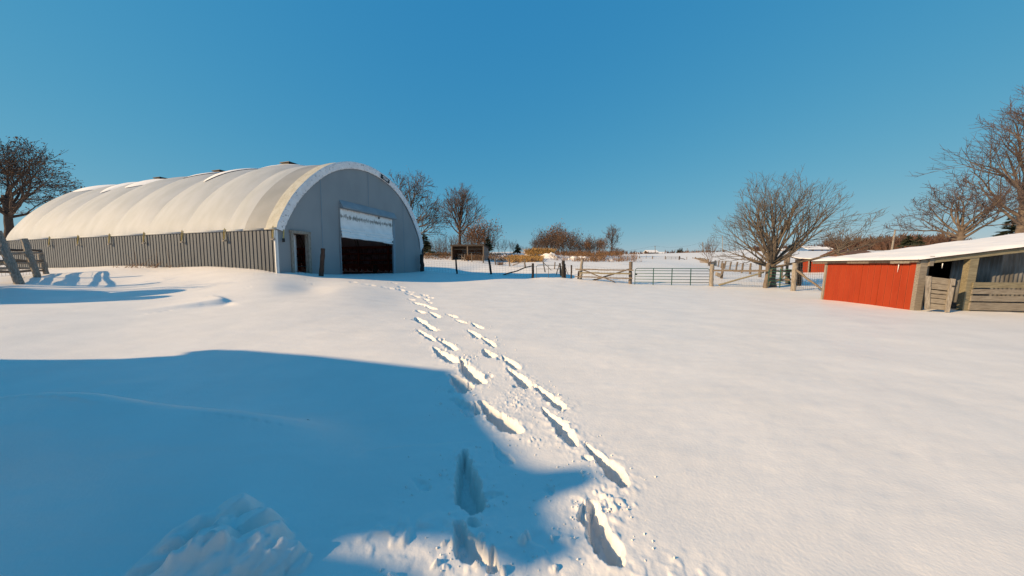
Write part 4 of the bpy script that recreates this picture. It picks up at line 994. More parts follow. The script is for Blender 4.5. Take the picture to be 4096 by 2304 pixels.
def tree(name, base, label, seed, trunk_h, trunk_r, limbs, bark, twig, maxlev=4, kids=(5, 5, 4, 3), up=.15, wig=.10, ang=(28, 52), minr=.01, foliage=None, cat='tree', group=None, leader=True, limb_parts=False, limb_r=.5, lf=(.45, .75)):
    """limbs: list of (height on trunk, azimuth deg, elevation deg, length)"""
    rnd = random.Random(seed); base = Vector(base)
    root = empty(name, tuple(base), 0, label, cat, group)
    mb = MB(); n_ = 8; pts = []; rr = []
    for i in range(n_ + 1):
        s = i / n_; pts.append(base + Vector((rnd.gauss(0, .02), rnd.gauss(0, .02), -.3 + (trunk_h + .3) * s))); rr.append(trunk_r * (1.35 - .55 * min(1, s * 3)) * (1 - .25 * s) * rnd.uniform(.95, 1.06))
    mb.tube(pts, rr, 12, rough=.05); mb.build('trunk', bark, root)
    lv = [] if foliage else None; allb = []
    for (h, az, el, L) in limbs:
        b_ = []; d = Vector((math.sin(R(az)) * math.cos(R(el)), math.cos(R(az)) * math.cos(R(el)), math.sin(R(el))))
        grow(b_, base + Vector((0, 0, h)), d, L, trunk_r * limb_r * min(1.0, .55 + L * .06), 1, maxlev, rnd, up, (0,) + tuple(kids), ang, wig, lv, minr, lf)
        if limb_parts: fast_tubes(b_, (8, 7, 4, 3, 3)).build('limb', bark, root)
        else: allb += b_
    if not limb_parts:
        big = [b for b in allb if b[2] <= 2]; small = [b for b in allb if b[2] > 2]
        fast_tubes(big, (6, 6, 4)).build('limbs' if False else 'crown', bark, root)
        if small: fast_tubes(small, (3,) * 9).build('twigs' if False else 'crown_twig_mass', twig, root)['kind'] = 'stuff'
    if foliage:
        m_, npl, sprd, size = foliage
        fo = leaf_mb(lv, npl, sprd, size, rnd).build('foliage', m_, root); fo['kind'] = 'stuff'
    return root
# the bare tree by the gates
TB = P_(3083, 1148, 20.9); TB.z = ground_z(TB.x, TB.y)
rt = random.Random(5); limbs = []
for k in range(30):
    u = k / 29; az = k * 137.5 + rt.uniform(-18, 18); el = 8 + 72 * u ** .85 + rt.uniform(-4, 6)
    sx = math.sin(R(az)); L = (4.0 + .6 * sx) * (1 - u) + 3.9 * u + rt.uniform(-.3, .4)
    limbs.append((1.25 + .75 * u, az, el, L))
tree('bare_maple_tree', TB, 'bare spreading tree with many upswept limbs behind the green gates', 11, 2.0, .30, limbs, M['bark'], M['twig'], maxlev=4, kids=(6, 4, 3), up=.05, wig=.06, ang=(20, 44), minr=.009, limb_parts=True, limb_r=.34, lf=(.42, .66))
# left edge tree beyond the barn
b = P_(45, 985, 32); 
limbs = [(2.8 + 1.6 * u, az, el, L * (.74 if el < 40 else .58)) for u, az, el, L in [(0, 20, 25, 6), (0, 95, 28, 8.2), (.1, 160, 35, 7), (.2, 250, 30, 8), (.3, 70, 45, 8.5), (.5, 120, 55, 8), (.6, 330, 50, 8), (.8, 200, 65, 8), (1, 80, 72, 8.5), (1, 10, 80, 8.6), (.3, 290, 20, 8), (.2, 100, 14, 7.2)]]
tree('bare_oak_tree', b, 'large dark tree with clinging leaves rising behind the far left end of the barn', 21, 5.0, .40, limbs, M['darkbark'], M['darkbark'], maxlev=4, kids=(7, 6, 5), up=.08, wig=.13, ang=(30, 58), minr=.018, foliage=(M['leafbrown'], 1, .16, .16), limb_r=.42)
# tree behind barn right
b = P_(1632, 1022, 58)
limbs = [(4.4 + 3.0 * u, az, el, L * (.72 if el < 40 else .58)) for u, az, el, L in [(0, 85, 18, 8.5), (0, 100, 35, 8.5), (.2, 60, 48, 8.5), (.4, 120, 60, 9), (.5, 260, 45, 8), (.6, 300, 62, 9), (.8, 20, 70, 9.5), (1, 90, 78, 9.5), (1, 200, 80, 9), (-.4, 90, 5, 8), (.1, 180, 30, 7), (-.5, 75, 22, 7.5)]]
tree('bare_oak_tree', b, 'tall reddish twigged tree leaning out from behind the right shoulder of the barn', 22, 7.5, .42, limbs, M['palebark'], M['redtwig'], maxlev=4, kids=(6, 5, 4), up=.07, wig=.11, ang=(25, 50), minr=.03, foliage=(M['leafbrown'], 1, .3, .2), limb_r=.5)
# round tree
b = P_(1840, 1010, 80)
limbs = [(4 + 5 * u, k * 137.5, 18 + 66 * u, (8.6 - 1.6 * u) * 0.8) for k, u in [(i, i / 17) for i in range(18)]]
tree('bare_maple_tree', b, 'round crowned bare tree standing behind the open shelter', 23, 9.5, .45, limbs, M['darkbark'], M['redtwig'], maxlev=4, kids=(6, 5, 3), up=.09, wig=.08, ang=(20, 45), minr=.03, limb_r=.45)
# isolated tree, right end of the thicket
b = P_(2447, 1020, 95)
limbs = [(1.5 + 3 * u, k * 137.5, 20 + 66 * u, (4.9 - .3 * u) * 0.72) for k, u in [(i, i / 15) for i in range(16)]]
tree('bare_maple_tree', b, 'small round bare tree at the right end of the brown thicket', 24, 4.6, .22, limbs, M['darkbark'], M['redtwig'], maxlev=4, kids=(5, 4, 3), up=.10, wig=.09, ang=(20, 45), minr=.022, limb_r=.45)
# right edge trees
b = P_(4075, 1010, 30)
limbs = [(2.5 + 7 * u, az, el, L * 0.8) for u, az, el, L in [(0, 270, 30, 7), (.1, 300, 35, 7.5), (.2, 250, 40, 8), (.3, 200, 45, 7), (.4, 90, 50, 7), (.45, 280, 38, 7), (.6, 255, 50, 6.5), (.7, 310, 58, 6), (.8, 120, 60, 6), (.9, 270, 62, 5.2), (1, 30, 70, 5), (1, 230, 78, 5.2), (1, 300, 84, 5.6)]]
tree('bare_maple_tree', b, 'tallest bare tree at the right edge, rising behind the snowy shed roof', 25, 10, .36, limbs, M['palebark'], M['twig'], maxlev=4, kids=(6, 5, 3), up=.10, wig=.09, ang=(25, 50), minr=.016, limb_r=.45)
b = P_(4120, 1010, 27)
limbs = [(2 + 5 * u, az, el, L * 0.8) for u, az, el, L in [(0, 260, 50, 5), (.3, 300, 60, 6), (.6, 230, 70, 6), (1, 280, 75, 6), (.8, 100, 60, 5)]]
tree('bare_maple_tree', b, 'second pale trunk standing at the very right edge behind the shed', 26, 7, .26, limbs, M['palebark'], M['twig'], maxlev=4, kids=(5, 5, 3), up=.12, wig=.09, minr=.016)
b = P_(3835, 1020, 26)
limbs = [(1.2 + 1.0 * u, k * 137.5 + 20, 14 + 60 * u, (5.2 - 1.7 * u) * 0.78) for k, u in [(i, i / 12) for i in range(13)]]
tree('bare_apple_tree', b, 'low wide bare tree with tangled branches above the shed roof', 27, 2.2, .28, limbs, M['palebark'], M['twig'], maxlev=4, kids=(6, 5, 4), up=.05, wig=.15, ang=(30, 60), minr=.014, limb_r=.42)
b = P_(3352, 1046, 34)
limbs = [(.7 + .8 * u, k * 137.5 + 20, 18 + 50 * u, 2.5 - .6 * u) for k, u in [(i, i / 9) for i in range(10)]]
tree('bare_apple_tree', b, 'small pale bare tree between the two red sheds', 28, 1.4, .14, limbs, M['palebark'], M['palebark'], maxlev=3, kids=(6, 5, 3), up=.06, wig=.14, ang=(30, 60), minr=.016, limb_r=.5)
b = P_(2840, 1064, 58)
limbs = [(.2 + .3 * u, k * 137.5, 62 + 22 * u, 3.3) for k, u in [(i, i / 5) for i in range(6)]]
tree('twiggy_sapling', b, 'upright twiggy young tree growing by the log corral', 29, .6, .07, limbs, M['redtwig'], M['redtwig'], maxlev=3, kids=(5, 4, 3), up=.12, wig=.07, ang=(15, 30), minr=.02, limb_r=.7)

# shrubs: shared variants, each plant its own object
def shrub_variant(name, seed, h, spread, stems, bark, foliage=None, minr=.02, maxlev=3, kids=(4, 3, 3)):
    limbs = []; r_ = random.Random(seed)
    for k in range(stems): limbs.append((.05, r_.uniform(0, 360), r_.uniform(90 - spread, 88), h * r_.uniform(.7, 1.05)))
    return tree(name, (0, 0, 0), 'x', seed, .15, .06, limbs, bark, bark, maxlev=maxlev, kids=kids, up=.08, wig=.09, ang=(18, 42), minr=minr, foliage=foliage, cat='shrub', limb_r=.9)
V_or = [shrub_variant('leafy_shrub', 31, 5.0, 40, 8, M['redtwig'], (M['leaforange'], 3, .35, .30), .026), shrub_variant('leafy_shrub', 32, 5.2, 38, 8, M['redtwig'], (M['leafbrown'], 3, .4, .30), .026)]
V_ba = [shrub_variant('bare_shrub', 33, 5.2, 32, 9, M['darkbark'], None, .028), shrub_variant('bare_shrub', 34, 4.6, 26, 7, M['redtwig'], None, .028)]
V_sa = [shrub_variant('sapling', 35, 6.0, 14, 3, M['twig'], None, .024, kids=(6, 4, 3)), shrub_variant('sapling', 36, 5.2, 16, 4, M['redtwig'], None, .024, kids=(6, 4, 3))]
used = set()
def put(v, px, py, Y, s, label, cat, group, rz=None):
    o = v if v.name not in used else copy_tree(v)
    used.add(v.name)
    p = P_(px, py, Y); 
    o.location = p; o.rotation_euler = (0, 0, random.uniform(0, 6.28) if rz is None else rz); o.scale = (s, s, s * random.uniform(.9, 1.1))
    tag(o, label, cat, group); return o
random.seed(12)
for px, Y, s, v in [(1885, 72, .95, 0), (1905, 70, 1.1, 0), (1925, 73, .95, 0), (1940, 72, 1.05, 1), (1955, 74, 1.0, 1), (1893, 76, .9, 1), (1915, 76, 1.0, 1)]:
    put(V_or[v], px, 1012, Y, s, ['orange leaved shrub above the roof of the open shelter', 'dark brown leaved shrub right of the orange ones behind the shelter'][v], 'shrub', ['orange shrubs behind the shelter', 'brown shrubs behind the shelter'][v])
for k in range(30):
    px = 1700 + k * 14 + random.uniform(-6, 6)
    if 1800 < px < 1880: pass
    Y = random.uniform(74, 84); s = random.uniform(.55, .85) * (.9 if px < 1790 else 1) * (1.0 if px < 2010 else .75)
    if px > 2075: s *= .6
    put(V_sa[k % 2], px, 1018, Y, s * .85, 'thin bare sapling in the line along the rise beyond the shelter', 'sapling', 'thin saplings along the rise beyond the shelter')
for k in range(14):
    px = 1690 + k * 9 + random.uniform(-4, 4); put(V_ba[k % 2], px, 1024, random.uniform(66, 74), random.uniform(.25, .45), 'low brown shrub in the row left of the open shelter', 'shrub', 'low shrubs left of the shelter')
hump = lambda px: math.exp(-((px - 2225) / 80) ** 2) * .30 + .70
for k in range(44):
    px = 2135 + k * 6.4 + random.uniform(-5, 5); Y = random.uniform(76, 100); s = hump(px) * random.uniform(.8, 1.12) * Y / 88
    if 2300 < px < 2345: s *= .8
    v = random.choice([V_ba[0], V_ba[1], V_or[1], V_ba[1], V_or[1], V_or[0]])
    lf_ = v in V_or
    put(v, px, 1020, Y, s, 'rust leaved shrub in the dense thicket right of the golden grass' if lf_ else 'bare brown shrub in the dense thicket right of the golden grass', 'shrub', 'leafy shrubs of the thicket' if lf_ else 'bare shrubs of the thicket')
for k in range(8):
    px = 2448 + k * 8; put(V_or[1], px, 1021, 92, .34 - .02 * k, 'low dark red bush at the foot of the small round tree', 'shrub', 'low bushes under the round tree')

# conifers
def conifer(px, py, Y, h, r, label, seed, lean=0):
    rnd = random.Random(seed); base = P_(px, py, Y); root = empty('conifer', tuple(base), 0, label, 'conifer')
    mb = MB(); mb.tube([base - Vector((0, 0, .3)), base + Vector((0, 0, h * .95))], [h * .03, .02], 7); mb.build('trunk', M['darkbark'], root)
    mb = MB(); nn = int(60 + h * 22)
    for i in range(nn):
        s = rnd.random() ** .8; z = h * (.08 + .92 * s); rad = r * (1 - s) ** .8 * rnd.uniform(.65, 1.1) + .05; a = rnd.uniform(0, 6.283)
        tip = base + Vector((math.sin(a) * rad, math.cos(a) * rad, z - rad * .12)); c = base + Vector((0, 0, z + rad * .1)); side = Vector((math.cos(a), -math.sin(a), 0)) * rad * .28
        m1 = c.lerp(tip, .55)
        mb.add([c, m1 + side, tip, m1 - side, m1 + Vector((0, 0, -rad * .18))], [(0, 1, 4), (1, 2, 4), (2, 3, 4), (3, 0, 4)])
        for q in range(5):
            p = c.lerp(tip, rnd.uniform(.3, 1)); dv_ = Vector((rnd.gauss(0, 1), rnd.gauss(0, 1), rnd.gauss(0, .6))) * rad * .16
            mb.add([p, p + dv_, p + dv_.cross(Vector((0, 0, 1))) * .6], [(0, 1, 2)])
    o = mb.build('crown', M['conifer'], root); return root
conifer(1952, 1012, 66, 3.6, 1.6, 'dark evergreen bush at the right corner of the shelter thicket', 1)
conifer(2070, 1015, 78, 2.6, 1.5, 'small dark evergreen on the rise between the saplings and the thicket', 2)
conifer(2712, 1017, 240, 4.2, 2.0, 'smallest and leftmost of three pointed evergreens on the far field edge', 3)
conifer(2719, 1017, 242, 5.2, 1.8, 'middle one of three pointed evergreens on the far field edge', 4)
conifer(2727, 1017, 240, 5.4, 1.6, 'rightmost of three pointed evergreens on the far field edge', 5)
conifer(4040, 985, 36, 3.8, 1.6, 'dark spruce with drooping boughs in front of the big right edge trunk', 6)
conifer(3632, 985, 60, 2.2, 1.6, 'dark evergreen on the brown hill just right of the leaning pole', 7)
conifer(3672, 985, 62, 2.4, 1.2, 'narrow small evergreen beside the broad one on the brown hill', 8)
conifer(3388, 996, 150, 3.0, 2.6, 'round dark evergreen standing above the brown hedge on the right', 9)
conifer(1697, 1012, 60, 4.0, 2.2, 'dark evergreen showing at the right edge of the barn wall', 10)

# brown brush on far hill, tree line: masses
def brush_mass(name, pts, label, seed, dens, hmin, hmax, m, cat='brush'):
    rnd = random.Random(seed); mb = MB()
    for (x0, y0, Y0), (x1, y1, Y1) in zip(pts[:-1], pts[1:]):
        L = (P_(x1, y1, Y1) - P_(x0, y0, Y0)).length; N_ = int(L * dens)
        for k in range(N_):
            s = rnd.random(); Y = (Y0 + (Y1 - Y0) * s) * rnd.uniform(.93, 1.12); p = P_(x0 + (x1 - x0) * s, y0 + (y1 - y0) * s, Y); p.z -= .3
            h = rnd.uniform(hmin, hmax) * (1 + .35 * float(vnoise(p.x * .06, 3.3)))
            for b_ in range(5):
                a = rnd.uniform(0, 6.283); sp_ = h * rnd.uniform(.08, .45); tip = p + Vector((math.sin(a) * sp_, math.cos(a) * sp_, h * rnd.uniform(.5, 1.05)))
                w_ = h * .045; o = Vector((math.cos(a), math.sin(a), 0)) * w_
                mid_ = p.lerp(tip, .5) + Vector((0, 0, h * .06))
                mb.add([p - o, p + o, mid_ + o * 1.6, mid_ - o * 1.6, tip], [(0, 1, 2, 3), (3, 2, 4)])
                for c_ in range(4):
                    u = rnd.uniform(.3, 1); q = p.lerp(tip, u); dv_ = Vector((rnd.gauss(0, 1), rnd.gauss(0, 1), abs(rnd.gauss(0, 1)))) * h * .16
                    mb.add([q, q + dv_ + o * .5, q + dv_ * .9 - o * .5], [(0, 1, 2)])
    o = mb.build(name, m); tag(o, label, cat, kind='stuff'); return o
brush_mass('far_tree_line', [(2420, 1021, 250), (2560, 1019, 260), (2700, 1017, 255), (2860, 1016, 255), (3000, 1013, 250), (3110, 1012, 245)], 'thin dark line of trees and hedge along the far field edge', 41, 2.2, 1.4, 3.8, M['brush'], 'tree line')
brush_mass('hedge', [(2710, 1018, 235), (2860, 1017, 235)], 'low rust coloured hedge at the far edge of the snow field', 42, 4, 2.2, 3.2, M['leafbrown'], 'hedge')
brush_mass('brown_hill_brush', [(3010, 1008, 180), (3200, 1008, 170), (3330, 1000, 160), (3450, 1000, 150), (3560, 1001, 120), (3700, 1000, 100), (3850, 1000, 90)], 'dense brown brush covering the low hill behind the red sheds', 43, 9, 2.0, 4.6, M['brush'])
brush_mass('brown_hill_brush', [(3300, 985, 230), (3450, 985, 220), (3600, 980, 200), (3850, 975, 180)], 'upper band of bare brush on top of the hill at the right', 44, 5, 3.5, 8.5, M['redtwig'])
# hill under that brush
mb = MB(); P = []
for j, (f_, dz) in enumerate(((0.0, -1.5), (.25, 1.2), (.6, 3.2), (1, 3.8), (1.6, -2))):
    P.append([P_(px, 1009, 172 - (px - 3000) * .06) + Vector((0, f_ * 45, dz * min(1, (px - 3000) / 260))) for px in range(3000, 4300, 60)])
mb.grid(P); tag(mb.build('hill', M['snow']), 'low snowy hill behind the sheds', kind='structure')

# golden grass, weeds
def blades(mb, c, n_, rad, h, w_, rnd, lean=.35):
    for k in range(n_):
        a = rnd.uniform(0, 6.283); q = rad * math.sqrt(rnd.random()); b_ = Vector((c.x + q * math.sin(a), c.y + q * math.cos(a), c.z)); hh = h * rnd.uniform(.5, 1.1)
        t = b_ + Vector((rnd.gauss(0, lean) * hh, rnd.gauss(0, lean) * hh, hh)); o = Vector((math.cos(a), math.sin(a), 0)) * w_
        mb.add([b_ - o, b_ + o, b_.lerp(t, .6) + Vector((0, 0, hh * .1)) + o * .6, t, b_.lerp(t, .6) + Vector((0, 0, hh * .1)) - o * .6], [(0, 1, 2, 3, 4)])
rg_ = random.Random(9)
mb = MB()
for k in range(150):
    px = rg_.uniform(2042, 2165); py = rg_.uniform(1030, 1046); Y = 60 - (py - 1025) * .6; blades(mb, P_(px, py, Y) - Vector((0, 0, .1)), 26, .5, .75, .03, rg_, .6)
build_stuff(mb, 'golden_grass', M['grass'], 'bent golden grass clump at the front foot of the snowy mound', 'grass')
mb = MB()
for k in range(130):
    px = rg_.uniform(2105, 2210); py = rg_.uniform(1004, 1018) ; Y = 61; blades(mb, P_(px, py, Y) - Vector((0, 0, .1)), 20, .6, .8, .03, rg_, .6)
build_stuff(mb, 'golden_grass', M['grass'], 'taller golden grass on top of the rise below the thicket', 'grass')
mb = MB()
for k in range(800):
    px = rg_.choice([rg_.uniform(1940, 2050), rg_.uniform(2200, 2560), rg_.uniform(1690, 1800), rg_.uniform(2300, 2420)]); py = rg_.uniform(1016, 1046)
    Y = {True: 66 - (py - 1015) * .5, False: 62 - (py - 1015) * .4}[px < 2100]; p = P_(px, py, Y); p.z -= .08
    blades(mb, p, 7, .5, .6, .022, rg_, .5)
for k in range(140):
    px = rg_.uniform(1860, 1930); blades(mb, P_(px, rg_.uniform(1041, 1048), 48), 6, .3, 1.0, .02, rg_, .25)
for k in range(40):
    px = rg_.choice([rg_.uniform(2120, 2140), rg_.uniform(1995, 2010), rg_.uniform(2460, 2500)]); blades(mb, P_(px, 1060 if px < 2020 else 1045, 42), 8, .3, .5, .015, rg_, .6)
build_stuff(mb, 'dry_weeds', M['weed'], 'dry brown weeds poking through the snow on the far rise and round the shelter', 'weeds')
# rust undergrowth along the brush line
mb = MB()
for k in range(190):
    px = rg_.uniform(1695, 1800) if k % 3 == 0 else rg_.uniform(2200, 2480); Y = rg_.uniform(68, 80); p = P_(px, 1024 if px < 1800 else 1019, Y); blades(mb, p - Vector((0, 0, .2)), 16, .9, 1.3, .03, rg_, .4)
build_stuff(mb, 'undergrowth', M['leafbrown'], 'rusty undergrowth along the foot of the thicket and saplings', 'undergrowth')

# snowy mounds on the rise
def mound(px, py, Y, rx, ry, h, label, seed):
    c = P_(px, py, Y); mb = MB(); P = []
    for i in range(25):
        s = i / 24; row_ = []
        for j in range(60):
            a = 2 * math.pi * j / 60; rr = s * (1 + .22 * float(vnoise(math.cos(a) * 1.5 + seed, math.sin(a) * 1.5)))
            x, y = rx * rr * math.cos(a), ry * rr * math.sin(a); z = h * (1 - s * s) ** 1.0 * (1 + .45 * float(fbm(np.float64(x * .7 + seed), np.float64(y * .7)))) + .22 * float(fbm(np.float64(x * 2.2), np.float64(y * 2.2 + seed))) - .25 * s
            row_.append((c.x + x, c.y + y, c.z + z))
        P.append(row_)
    mb.grid(P[::-1], closed=True); tag(mb.build('snow_mound', M['snow']), label, 'mound')
mound(2310, 1050, 55, 3.4, 2.6, .95, 'rounded snowy mound in front of the thicket, left of the gap', 3)
mound(2410, 1051, 56, 4.3, 3.0, .7, 'low snowy mound right behind the crossed rail fence', 5)
mound(2195, 1040, 60, 2.8, 2.0, 1.2, 'rough snow heap just right of the golden grass clump', 8)
mound(2010, 1040, 62, 7.5, 4.5, .85, 'broad weedy snow bank right of the shelter', 11)
mound(2130, 1032, 63, 3.8, 2.4, 1.25, 'snow bank between the two clumps of golden grass', 14)

# weeds by the barn wall and a stick in the yard
wl = empty('dried_weed', tuple(bw(-.5, 9.2, 1.3)), 0, 'dry bent weed stalks at the middle of the barn side wall', 'weeds')
mb = MB(); rw = random.Random(4)
for k in range(46):
    b_ = bw(rw.uniform(-1.8, -.3), rw.uniform(6.5, 10.3), 1.28); hh = rw.uniform(.25, .9) if k > 2 else 1.2; t = b_ + Vector((rw.gauss(0, .45) * (1.0 if k > 2 else .25), rw.gauss(0, .3), hh * (.35 if k > 8 else 1)))
    mb.tube([b_, b_.lerp(t, .5) + Vector((0, 0, .08)), t], [.008, .007, .003], 4, cap=False)
mb.build('stalk', M['weed'], wl)
sp_ = gnd(1227, 1692, .03); zz_ = ground_z(sp_.x, sp_.y); sp_ = gnd(1227, 1692, zz_)
mb = MB(); mb.tube([sp_ + Vector((-.035, 0, .015)), sp_ + Vector((0, .01, .02)), sp_ + Vector((.04, .015, .01))], [.004, .007, .003], 6); tag(mb.build('stick', M['darkwood']), 'tiny dark stick lying on the shaded drift in the foreground', 'stick')
# crumbs of snow beside the footprints
mb = MB(); rc_ = random.Random(8); cr = []
for (ax, ay, bx, by, w_, dep) in PR[:NBIG]:
    far = math.hypot(ax, ay)
    for k in range(16 if far < 9 else 8):
        s = rc_.random(); side = rc_.choice((-1, 1)) * (w_ + abs(rc_.gauss(.02, .14))); L = math.hypot(bx - ax, by - ay)
        cr.append((ax + (bx - ax) * s - (by - ay) / L * side, ay + (by - ay) * s + (bx - ax) / L * side, rc_.uniform(.003, .009) * (1 + far * .05) * (2.0 if rc_.random() < .08 else 1)))
cr = np.array(cr); cz = detail_z(cr[:, 0].copy(), cr[:, 1].copy(), base_z(cr[:, 0], cr[:, 1]))
for (x, y, r_), z_ in zip(cr, cz):
    c = Vector((x, y, z_ + r_ * .4)); V = [c + Vector((rc_.uniform(.5, 1.2) * r_ * a, rc_.uniform(.5, 1.2) * r_ * b_, rc_.uniform(.4, 1) * r_ * d_)) for a, b_, d_ in ((1, 0, 0), (0, 1, 0), (-1, 0, 0), (0, -1, 0), (0, 0, 1), (0, 0, -1))]
    mb.add(V, [(0, 1, 4), (1, 2, 4), (2, 3, 4), (3, 0, 4), (1, 0, 5), (2, 1, 5), (3, 2, 5), (0, 3, 5)])
build_stuff(mb, 'snow_crumbs', M['snow'], 'crumbs of snow scattered beside the footprints', 'snow')

# ------------------------------------------------------------------ far things
def util_pole(px0, y0, px1, y1, Y, r, label, arms=((.93, 1.6),), m=None, extra=False):
    b_, t = P_(px0, y0, Y), P_(px1, y1, Y); root = empty('utility_pole', tuple(b_), 0, label, 'utility pole')
    mb = MB(); mb.tube([b_ - Vector((0, 0, 1)), t], [r, r * .7], 7); mb.build('pole', m or M['wood'], root)
    for s, w_ in arms:
        c = b_.lerp(t, s); mb = MB(); mb.beam(c - Vector((w_ / 2, 0, 0)), c + Vector((w_ / 2, 0, 0)), .14, .14); mb.build('crossarm', M['wood'], root)
    return root, t
pz1, t1 = util_pole(2622, 1013, 2620, 983, 230, .22, 'short utility pole standing by the snow roofed far house')
pz2, t2 = util_pole(2813, 1012, 2811, 968, 215, .35, 'thick utility pole with a crossarm left of the tall slim pole', arms=((.86, 2.2), (.78, 1.2)))
util_pole(2891, 1016, 2890, 941, 150, .16, 'tall slim pole with no crossarm left of the bare tree', arms=(), m=M['palewood'])
util_pole(2940, 1013, 2940, 974, 200, .14, 'thin far pole with a short bar, seen left of the bare tree trunk', arms=((.4, 1.8),))
util_pole(2749, 1016, 2749, 993, 245, .16, 'tiny pole above the rust hedge', arms=((.9, 1.0),)); util_pole(2698, 1016, 2698, 1000, 250, .16, 'tiniest pole at the left of the three evergreens', arms=())
util_pole(3564, 1008, 3581, 918, 60, .17, 'leaning weathered pole rising beyond the snowy shed roof', arms=(), m=M['palewood'])
for i, (a, b_, lab) in enumerate(((P_(2300, 1008, 236), t1, 'sagging wire left of the short pole'), (t1, t2, 'sagging wire strung between the two poles with crossarms'))):
    mb = MB(); mb.tube([a.lerp(b_, s / 16) - Vector((0, 0, 2.2 * 4 * (s / 16) * (1 - s / 16))) for s in range(17)], .035, 3, cap=False); tag(mb.build('power_line', M['black']), lab, 'power line')
def house(px, py, Y, w_, d_, h, rh, wallm, label, roofm='roofsnow', name='far_house', rz=0.0):
    c = P_(px, py, Y); root = empty(name, tuple(c), 0, label, 'house'); rot = Matrix.Rotation(rz, 3, 'Z')
    def T(x, y, z): return c + rot @ Vector((x, y, z))
    mb = MB(); mb.add([T(-w_ / 2, -d_ / 2, -.6), T(w_ / 2, -d_ / 2, -.6), T(w_ / 2, d_ / 2, -.6), T(-w_ / 2, d_ / 2, -.6), T(-w_ / 2, -d_ / 2, h), T(w_ / 2, -d_ / 2, h), T(w_ / 2, d_ / 2, h), T(-w_ / 2, d_ / 2, h), T(-w_ / 2, 0, h + rh), T(w_ / 2, 0, h + rh)],
                      [(0, 1, 5, 4), (1, 2, 6, 9, 5), (2, 3, 7, 6), (3, 0, 4, 8, 7)]); mb.build('wall', wallm, root)
    mb = MB(); o_ = .5
    for s in (-1, 1):
        q = [T(-w_ / 2 - o_, s * (d_ / 2 + o_), h - .25), T(w_ / 2 + o_, s * (d_ / 2 + o_), h - .25), T(w_ / 2 + o_, 0, h + rh + .05), T(-w_ / 2 - o_, 0, h + rh + .05)]
        mb.add(q + [p + Vector((0, 0, .25)) for p in q], [(0, 1, 2, 3), (4, 5, 6, 7), (0, 1, 5, 4), (1, 2, 6, 5), (3, 0, 4, 7)])
    mb.build('roof', M[roofm], root)
    for x in (-w_ * .25, w_ * .25):
        f2 = MB(); f2.box(T(x, -d_ / 2 - .03, h * .5), (1.0, .06, 1.0), rot); f2.build('window', M['black'], root)
    return root
house(2604, 1016, 262, 9, 7, 1.2, 1.7, M['darkwood'], 'far low house with a steep snow covered roof on the horizon', rz=.15)
house(2636, 1017, 270, 9, 7, .9, .8, M['brownroof'], 'lower snowy roof just right of the steep roofed far house', rz=-.1)
house(2560, 1018, 265, 8, 6, .8, .6, M['brownroof'], 'flat snowy roof left of the steep roofed far house')
house(3238, 1006, 150, 9.5, 7, 1.0, 1.2, M['blue'], 'far building with a lumpy snow roof and a blue wall', rz=.1)
house(3276, 1006, 152, 6.5, 5, 1.1, .8, M['blue'], 'smaller blue walled building right of the lumpy roofed one', rz=-.2)
house(3395, 1034, 60, 5.2, 4, .6, .65, M['brownroof'], 'brown roofed low building peeping over the near shed roof', roofm='brownroof')
house(3135, 1010, 160, 5, 4, 1.1, .6, M['brownroof'], 'small brown outbuilding behind the limbs of the bare tree')

# ------------------------------------------------------------------ out of the picture: what shades the foreground
sd = Vector((-SUNV.x, -SUNV.y, 0)).normalized(); wv = Vector((-sd.y, sd.x, 0)); D = 9.0; tn = math.tan(SUN_EL)
def sh_(px, py):
    g = gnd(px, py, 0.0); return (g.x * wv.x + g.y * wv.y, (g.x * sd.x + g.y * sd.y + D) * tn)
D = 10.5
edge = [(200, 2304), (350, 2252), (560, 2250), (600, 2700), (1790, 2700), (1750, 2290), (1560, 2222), (1440, 2208), (1340, 2168), (1400, 2145), (1500, 2130), (1650, 2100), (1750, 2085), (1980, 2090), (2100, 2112), (2225, 2165), (2335, 2215), (2350, 2165), (2240, 2075), (2200, 2005), (2230, 1980),
        (2360, 1945), (2420, 1905), (2360, 1862), (2180, 1876), (2095, 1850), (2045, 1785), (1960, 1700), (1925, 1640), (1850, 1530), (1800, 1480), (1600, 1460), (1320, 1430), (1000, 1405), (880, 1403), (840, 1420), (500, 1438), (0, 1450)]
sil = [sh_(*e) for e in edge]  # barn outline worked back from the wanted shadow edge on the ground
poly = [(sil[0][0] + .25, -.6)] + sil + [(sil[-1][0] + 1.6, -.6)]
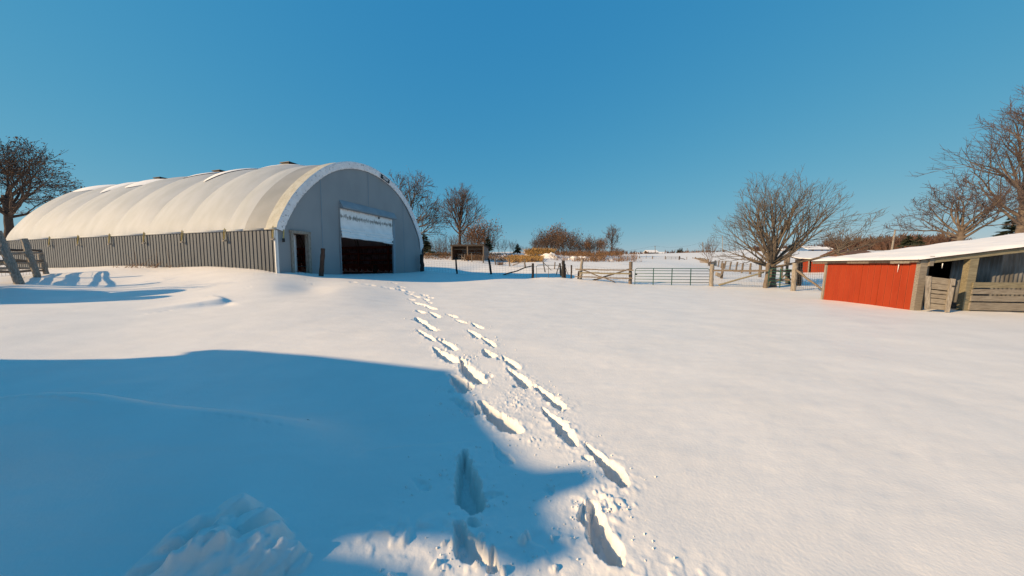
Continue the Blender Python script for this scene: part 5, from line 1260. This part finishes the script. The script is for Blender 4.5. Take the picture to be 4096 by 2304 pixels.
cb = empty('gambrel_barn', tuple(-sd * D + wv * 5), 0, 'tall gambrel barn out of the picture to the left, outlined to cast the big foreground shadow', 'barn')
mb = MB(); mb.prism(poly, 0, -.35, (wv, Vector((0, 0, 1)), sd, -sd * D)); mb.build('shadow_cut_gable', M['redmetal'], cb)
mb = MB(); mb.prism([(2.6, -.6), (2.6, 4.0), (4.0, 4.0), (6.4, 2.2), (6.8, -.6)], -.355, -6, (wv, Vector((0, 0, 1)), sd, -sd * D)); mb.build('barn_body', M['redmetal'], cb)
# round bales made up to shade the yard; also a bare tree left of frame
bc = sd * -15.2 + wv * 16.0; k_ = 0
for row_, n_b in ((0, 3), (1, 2)):
    for i in range(n_b):
        c = bc + wv * ((i - (n_b - 1) / 2) * 1.55) + Vector((0, 0, .85 + .78 + row_ * 1.33)); mb = MB()
        mb.tube([c - sd * .75, c - sd * .7, c + sd * .7, c + sd * .75], [.70, .78, .78, .70], 20); k_ += 1
        tag(mb.build('shade_bale', M['grass']), 'made-up round bale left of the frame, added for its shadow', 'hay bale', 'made-up bales shading the yard')
p = sd * -21 + wv * 18.5; p.z = 1.0
tree('bare_maple_tree', p, 'bare tree standing out of the picture left of the yard', 51, 3, .22, [(1.5 + 1.4 * u, az, el, L) for u, az, el, L in [(0, 30, 35, 3), (.2, 130, 40, 3.4), (.5, 250, 50, 3), (.7, 0, 60, 3), (1, 90, 75, 3), (1, 200, 70, 3)]], M['bark'], M['twig'], maxlev=3, kids=(4, 3), up=.08, wig=.1, minr=.012)

hs = empty('shade_house', (1.5, -9.0, 0), 0, 'unseen brown house added behind the camera to darken the foreground snow', 'house')
mb = MB(); mb.box((1.5, -9.0, 2.1), (13, 7, 4.6)); mb.build('wall', M['brownroof'], hs)  # unseen house, added to keep light off the near slope of the drift
mb = MB()
for s_ in (-1, 1): mb.add([(-5.6, -9 + s_ * 4.1, 4.1), (8.6, -9 + s_ * 4.1, 4.1), (8.6, -9, 6.8), (-5.6, -9, 6.8)], [(0, 1, 2, 3)])
mb.build('roof', M['darkwood'], hs)
